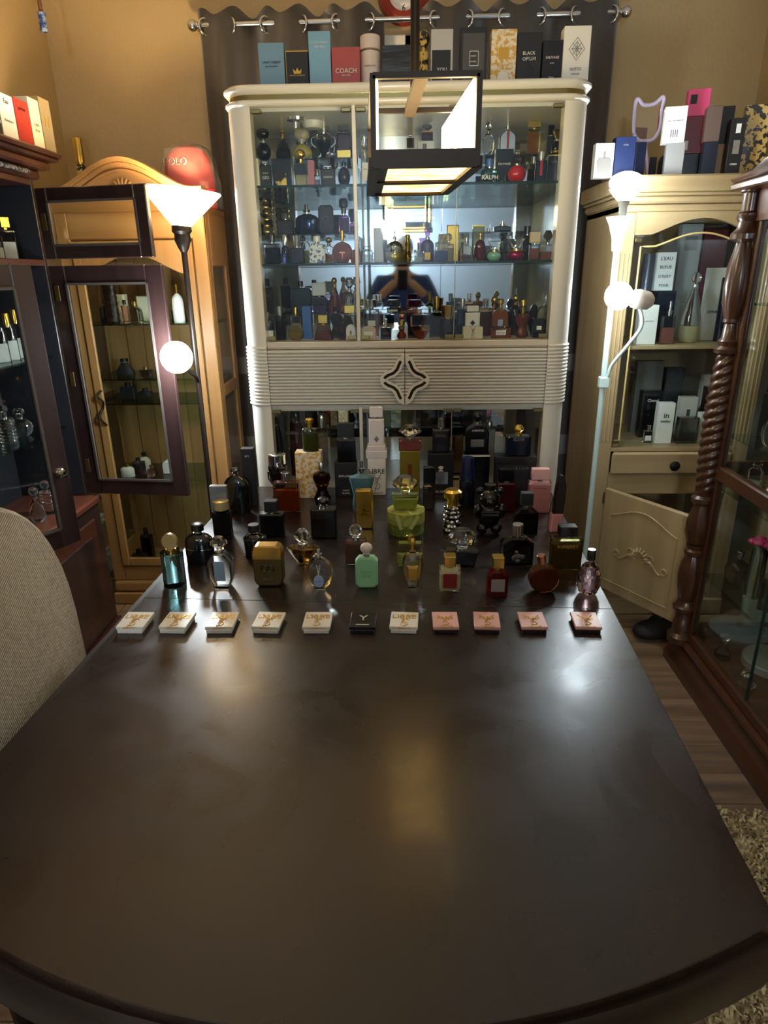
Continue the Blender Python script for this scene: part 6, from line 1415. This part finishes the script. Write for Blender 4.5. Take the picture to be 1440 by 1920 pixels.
G().lathe([(0, hh*1.03), (.05, hh*1.02), (.09, hh*.93), (.108, hh*.7), (.12, hh*.4), (.12, 0)], seg=18, sy=.9, fn=lambda a, z: 1+.06*math.sin(7*a+30*z)).build('plastic_bag', thin_glass('cling_film', (.9, .9, .9), .06), pb_, 10)
OB = [('dark squat bottle with stacked discs on the oak curio shelf', 186, 212, 508, 'ribs', 'o:darkbrown', 0), ('cream carton behind amber bottle in the oak curio', 203, 235, 552, 'rect', 'o:cream', 0), ('black flask with round body on the top oak curio shelf', 184, 206, 562, 'shoulder', 'o:navy', 0),
      ('amber ribbed bottle with black ball cap in the oak curio', 224, 240, 562, 'ribs', 'g:rose', 0), ('clear square bottle with rounded top in the oak curio', 240, 262, 565, 'arch', 'g:clear', 0), ('cream carton with dark tree emblem in the oak curio', 257, 288, 555, 'rect', 'o:cream', 0), ('white bottle with tall neck behind the lamp pole', 318, 340, 533, 'shoulder', W_, 0), ('black low bottle beside lamp pole in the oak curio', 322, 346, 575, 'rect', K_, 0),
      ('dark conical bottle with stacked rim on the oak curio', 214, 250, 672, 'bell', 'o:matte', 1), ('clear chrome topped bottle on the second oak shelf', 262, 282, 688, 'rect', 'g:smoke', 1), ('dark flask beneath the second oak shelf', 225, 252, 717, 'rect', 'o:matte', 2), ('low dark bottle beneath the second oak shelf', 258, 285, 728, 'shoulder', 'g:smoke', 2),
      ('white lidded jar on the lowest oak curio shelf', 224, 250, 868, 'shoulder', W_, 3), ('dark green square jar on the lowest oak curio shelf', 248, 268, 858, 'rect', 'o:navy', 3), ('second white lidded jar beside dark jar in curio', 258, 280, 848, 'shoulder', 'o:cream', 3), ('small amber bottle on the lowest oak curio shelf', 273, 294, 872, 'ball', 'g:rose', 3), ('arched white bottle with black slit in the oak curio', 305, 325, 862, 'arch', W_, 3),
      ('black diffuser bottle on the oak curio floor', 262, 282, 990, 'rect', K_, 4), ('black cube bottle on the oak curio floor', 247, 272, 1030, 'rect', 'o:matte', 4)]
for lb, a, b, yt, sh, bd, lv in OB:
    CTX = dict(z=(OSH+[.15])[lv], Y=2.83+.055*(OB.index((lb, a, b, yt, sh, bd, lv)) % 3), group='bottles in the oak curio')
    cap_ = None if 'carton' in lb or 'arch' in lb else ('cyl', 'm:gun' if 'dark' in lb or 'black' in lb else GD, .2, .4)
    B(lb, a, b, yt, 0, sh, bd, cap_, d=.035) if False else None
    p0 = P((a+b)/2, yt, Y=CTX['Y']); w_ = px_size(b-a, p0); h_ = max(.03, p0.z-CTX['z'])
    bottle(lb, (p0.x, CTX['Y'], CTX['z']), w_, h_, min(.04, w_), sh, bd, cap_, group='bottles in the oak curio', **(dict(name='perfume_box', cat='box') if 'carton' in lb else {}))

# ------------------------------------------------------------------ behind the camera: floor lamp and the photographer, seen in the hutch mirror
LPX, LPY, LPZ = -.085, -2.0, 1.86
bl_ = thing('floor_lamp_offscreen', 'cool white lamp mirrored as a bright glare in the hutch back', 'floor lamp', (LPX, LPY, 0))
G().ball((0, 0, LPZ), .11, seg=32, rings=18).build('globe_offscreen', emitter('rear_globe', COOL, E_REAR), bl_, 60)
G().tube([(0, 0, .02), (0, 0, LPZ-.1)], .012, 12).build('pole', LW, bl_, 40)
G().lathe([(0, LPZ-.14), (.03, LPZ-.14), (.045, LPZ-.1), (0, LPZ-.095)], seg=20).build('holder', LW, bl_, 40)
G().lathe([(0, 0), (.14, 0), (.14, .015), (.02, .03), (0, .03)], seg=32).build('base', LW, bl_, 40)
def skinned(name, verts, edges, radii, material, parent, sub=2, root=0):
    me = bpy.data.meshes.new(name); me.from_pydata(verts, edges, []); o = bpy.data.objects.new(name, me); COL.objects.link(o)
    md = o.modifiers.new('skin', 'SKIN'); md.use_smooth_shade = True
    if not me.skin_vertices: me.skin_vertices.new() if hasattr(me.skin_vertices, 'new') else None
    for i, r in enumerate(radii):
        sv = me.skin_vertices[0].data[i]; sv.radius = (r, r) if not isinstance(r, tuple) else r; sv.use_root = (i == root)
    s_ = o.modifiers.new('sub', 'SUBSURF'); s_.levels = sub; s_.render_levels = sub
    dg = bpy.context.evaluated_depsgraph_get(); m2 = bpy.data.meshes.new_from_object(o.evaluated_get(dg)); o.modifiers.clear(); o.data = m2
    for p_ in m2.polygons: p_.use_smooth = True
    m2.materials.clear(); m2.materials.append(material); o.parent = parent; return o
SKIN = mat('skin', 'B98A6E', .5); JACKET = mat('blue_jacket', '23386E', .8); TROUS = mat('dark_trousers', '1E2028', .8); HAIR = mat('dark_hair', '1A1210', .6)
py = -.42
pn = thing('person', 'person in a blue jacket holding up a phone before the table', 'person', (0, 0, 0))
V = [(0, py, .98), (0, py, 1.15), (0, py+.01, 1.33), (0, py+.01, 1.46), (0, py+.03, 1.55), (0, py+.045, 1.62), (0, py+.04, 1.69)]
Rr = [(.15, .11), (.14, .105), (.165, .11), (.05, .05), (.062, .075), (.078, .095), (.06, .075)]
Ed = [(i, i+1) for i in range(6)]
for s in (-1, 1):
    b0 = len(V); V += [(s*.18, py, 1.39), (s*.27, py+.10, 1.19), (s*.13, py+.30, 1.33), (s*.055, py+.385, 1.40)]; Rr += [.058, .045, .034, .03]; Ed += [(2, b0), (b0, b0+1), (b0+1, b0+2), (b0+2, b0+3)]
    b1 = len(V); V += [(s*.09, py, .90), (s*.11, py+.02, .50), (s*.11, py, .09), (s*.12, py+.12, .035)]; Rr += [.085, .058, .04, .035]; Ed += [(0, b1), (b1, b1+1), (b1+1, b1+2), (b1+2, b1+3)]
skinned('body', V, Ed, Rr, SKIN, pn)
for s in (-1, 1):      # fingers closing on the phone edges
    for k, (dz, l) in enumerate(((.035, .055), (.018, .06), (.001, .058), (-.014, .048))):
        skinned('finger', [(s*.056, py+.385, 1.405+dz*.6), (s*.058, py+.404, 1.412+dz), (s*.050, py+.416, 1.414+dz), (s*.036, py+.4185, 1.415+dz)], [(0, 1), (1, 2), (2, 3)], [.009, .0085, .008, .007], SKIN, pn, 1)
    skinned('thumb', [(s*.052, py+.378, 1.40), (s*.046, py+.376, 1.43), (s*.036, py+.386, 1.452)], [(0, 1), (1, 2)], [.011, .0095, .008], SKIN, pn, 1)
JV = [(0, py, .90), (0, py, 1.0), (0, py, 1.15), (0, py+.01, 1.33), (0, py+.01, 1.43)]; JR = [(.175, .13), (.17, .128), (.16, .122), (.182, .128), (.075, .07)]; JE = [(i, i+1) for i in range(4)]
for s in (-1, 1): b0 = len(JV); JV += [(s*.185, py, 1.39), (s*.275, py+.10, 1.185), (s*.15, py+.27, 1.31)]; JR += [.075, .062, .045]; JE += [(3, b0), (b0, b0+1), (b0+1, b0+2)]
skinned('jacket', JV, JE, JR, JACKET, pn, root=2)
TV = [(0, py, .93)]; TR = [(.158, .122)]; TE = []
for s in (-1, 1): b0 = len(TV); TV += [(s*.09, py, .86), (s*.11, py+.02, .50), (s*.11, py, .12)]; TR += [.1, .072, .058]; TE += [(0, b0), (b0, b0+1), (b0+1, b0+2)]
skinned('trousers', TV, TE, TR, TROUS, pn)
G().ball((0, py+.025, 1.655), .09, .98, 1.1, 1.18, 24, 14).build('hair', HAIR, pn, 60)
G().ball((0, py+.055, 1.632), .082, .92, 1.02, 1.25, 24, 14).build('face', SKIN, pn, 60)
G().lathe([(0, 0), (.011, 0), (.007, .03), (0, .036)], (0, py+.136, 1.615), 10).build('nose', SKIN, pn, 60)
for s in (-1, 1): G().ball((s*.03, py+.128, 1.645), .010, seg=10, rings=6).build('eye', PK, pn, 60); G().ball((s*.078, py+.04, 1.63), .018, .4, .8, 1.3, 10, 6).build('ear', SKIN, pn, 60)
G().ball((0, py+.132, 1.583), .018, 1, .4, .3, 12, 6).build('mouth', mat('lips', '8E4A44', .5), pn, 60)
ph = thing('phone', 'black phone held up in both hands by the person', 'phone', (0, 0, 0)); ph.matrix_world = m4.copy()
G().box(-.038, .038, -.145, .015, .005, .0135, .003).build('phone_body', mat('phone_black', '101014', .2), ph)
g = G()
for x, y in ((.0, .0), (-.0, -.02), (.018, -.01)): g.lathe([(.006, .0045), (.008, .0045), (.008, .006), (.006, .006)], (x, y, 0), 16)
g.build('lens_rings', 'm:gun', ph)
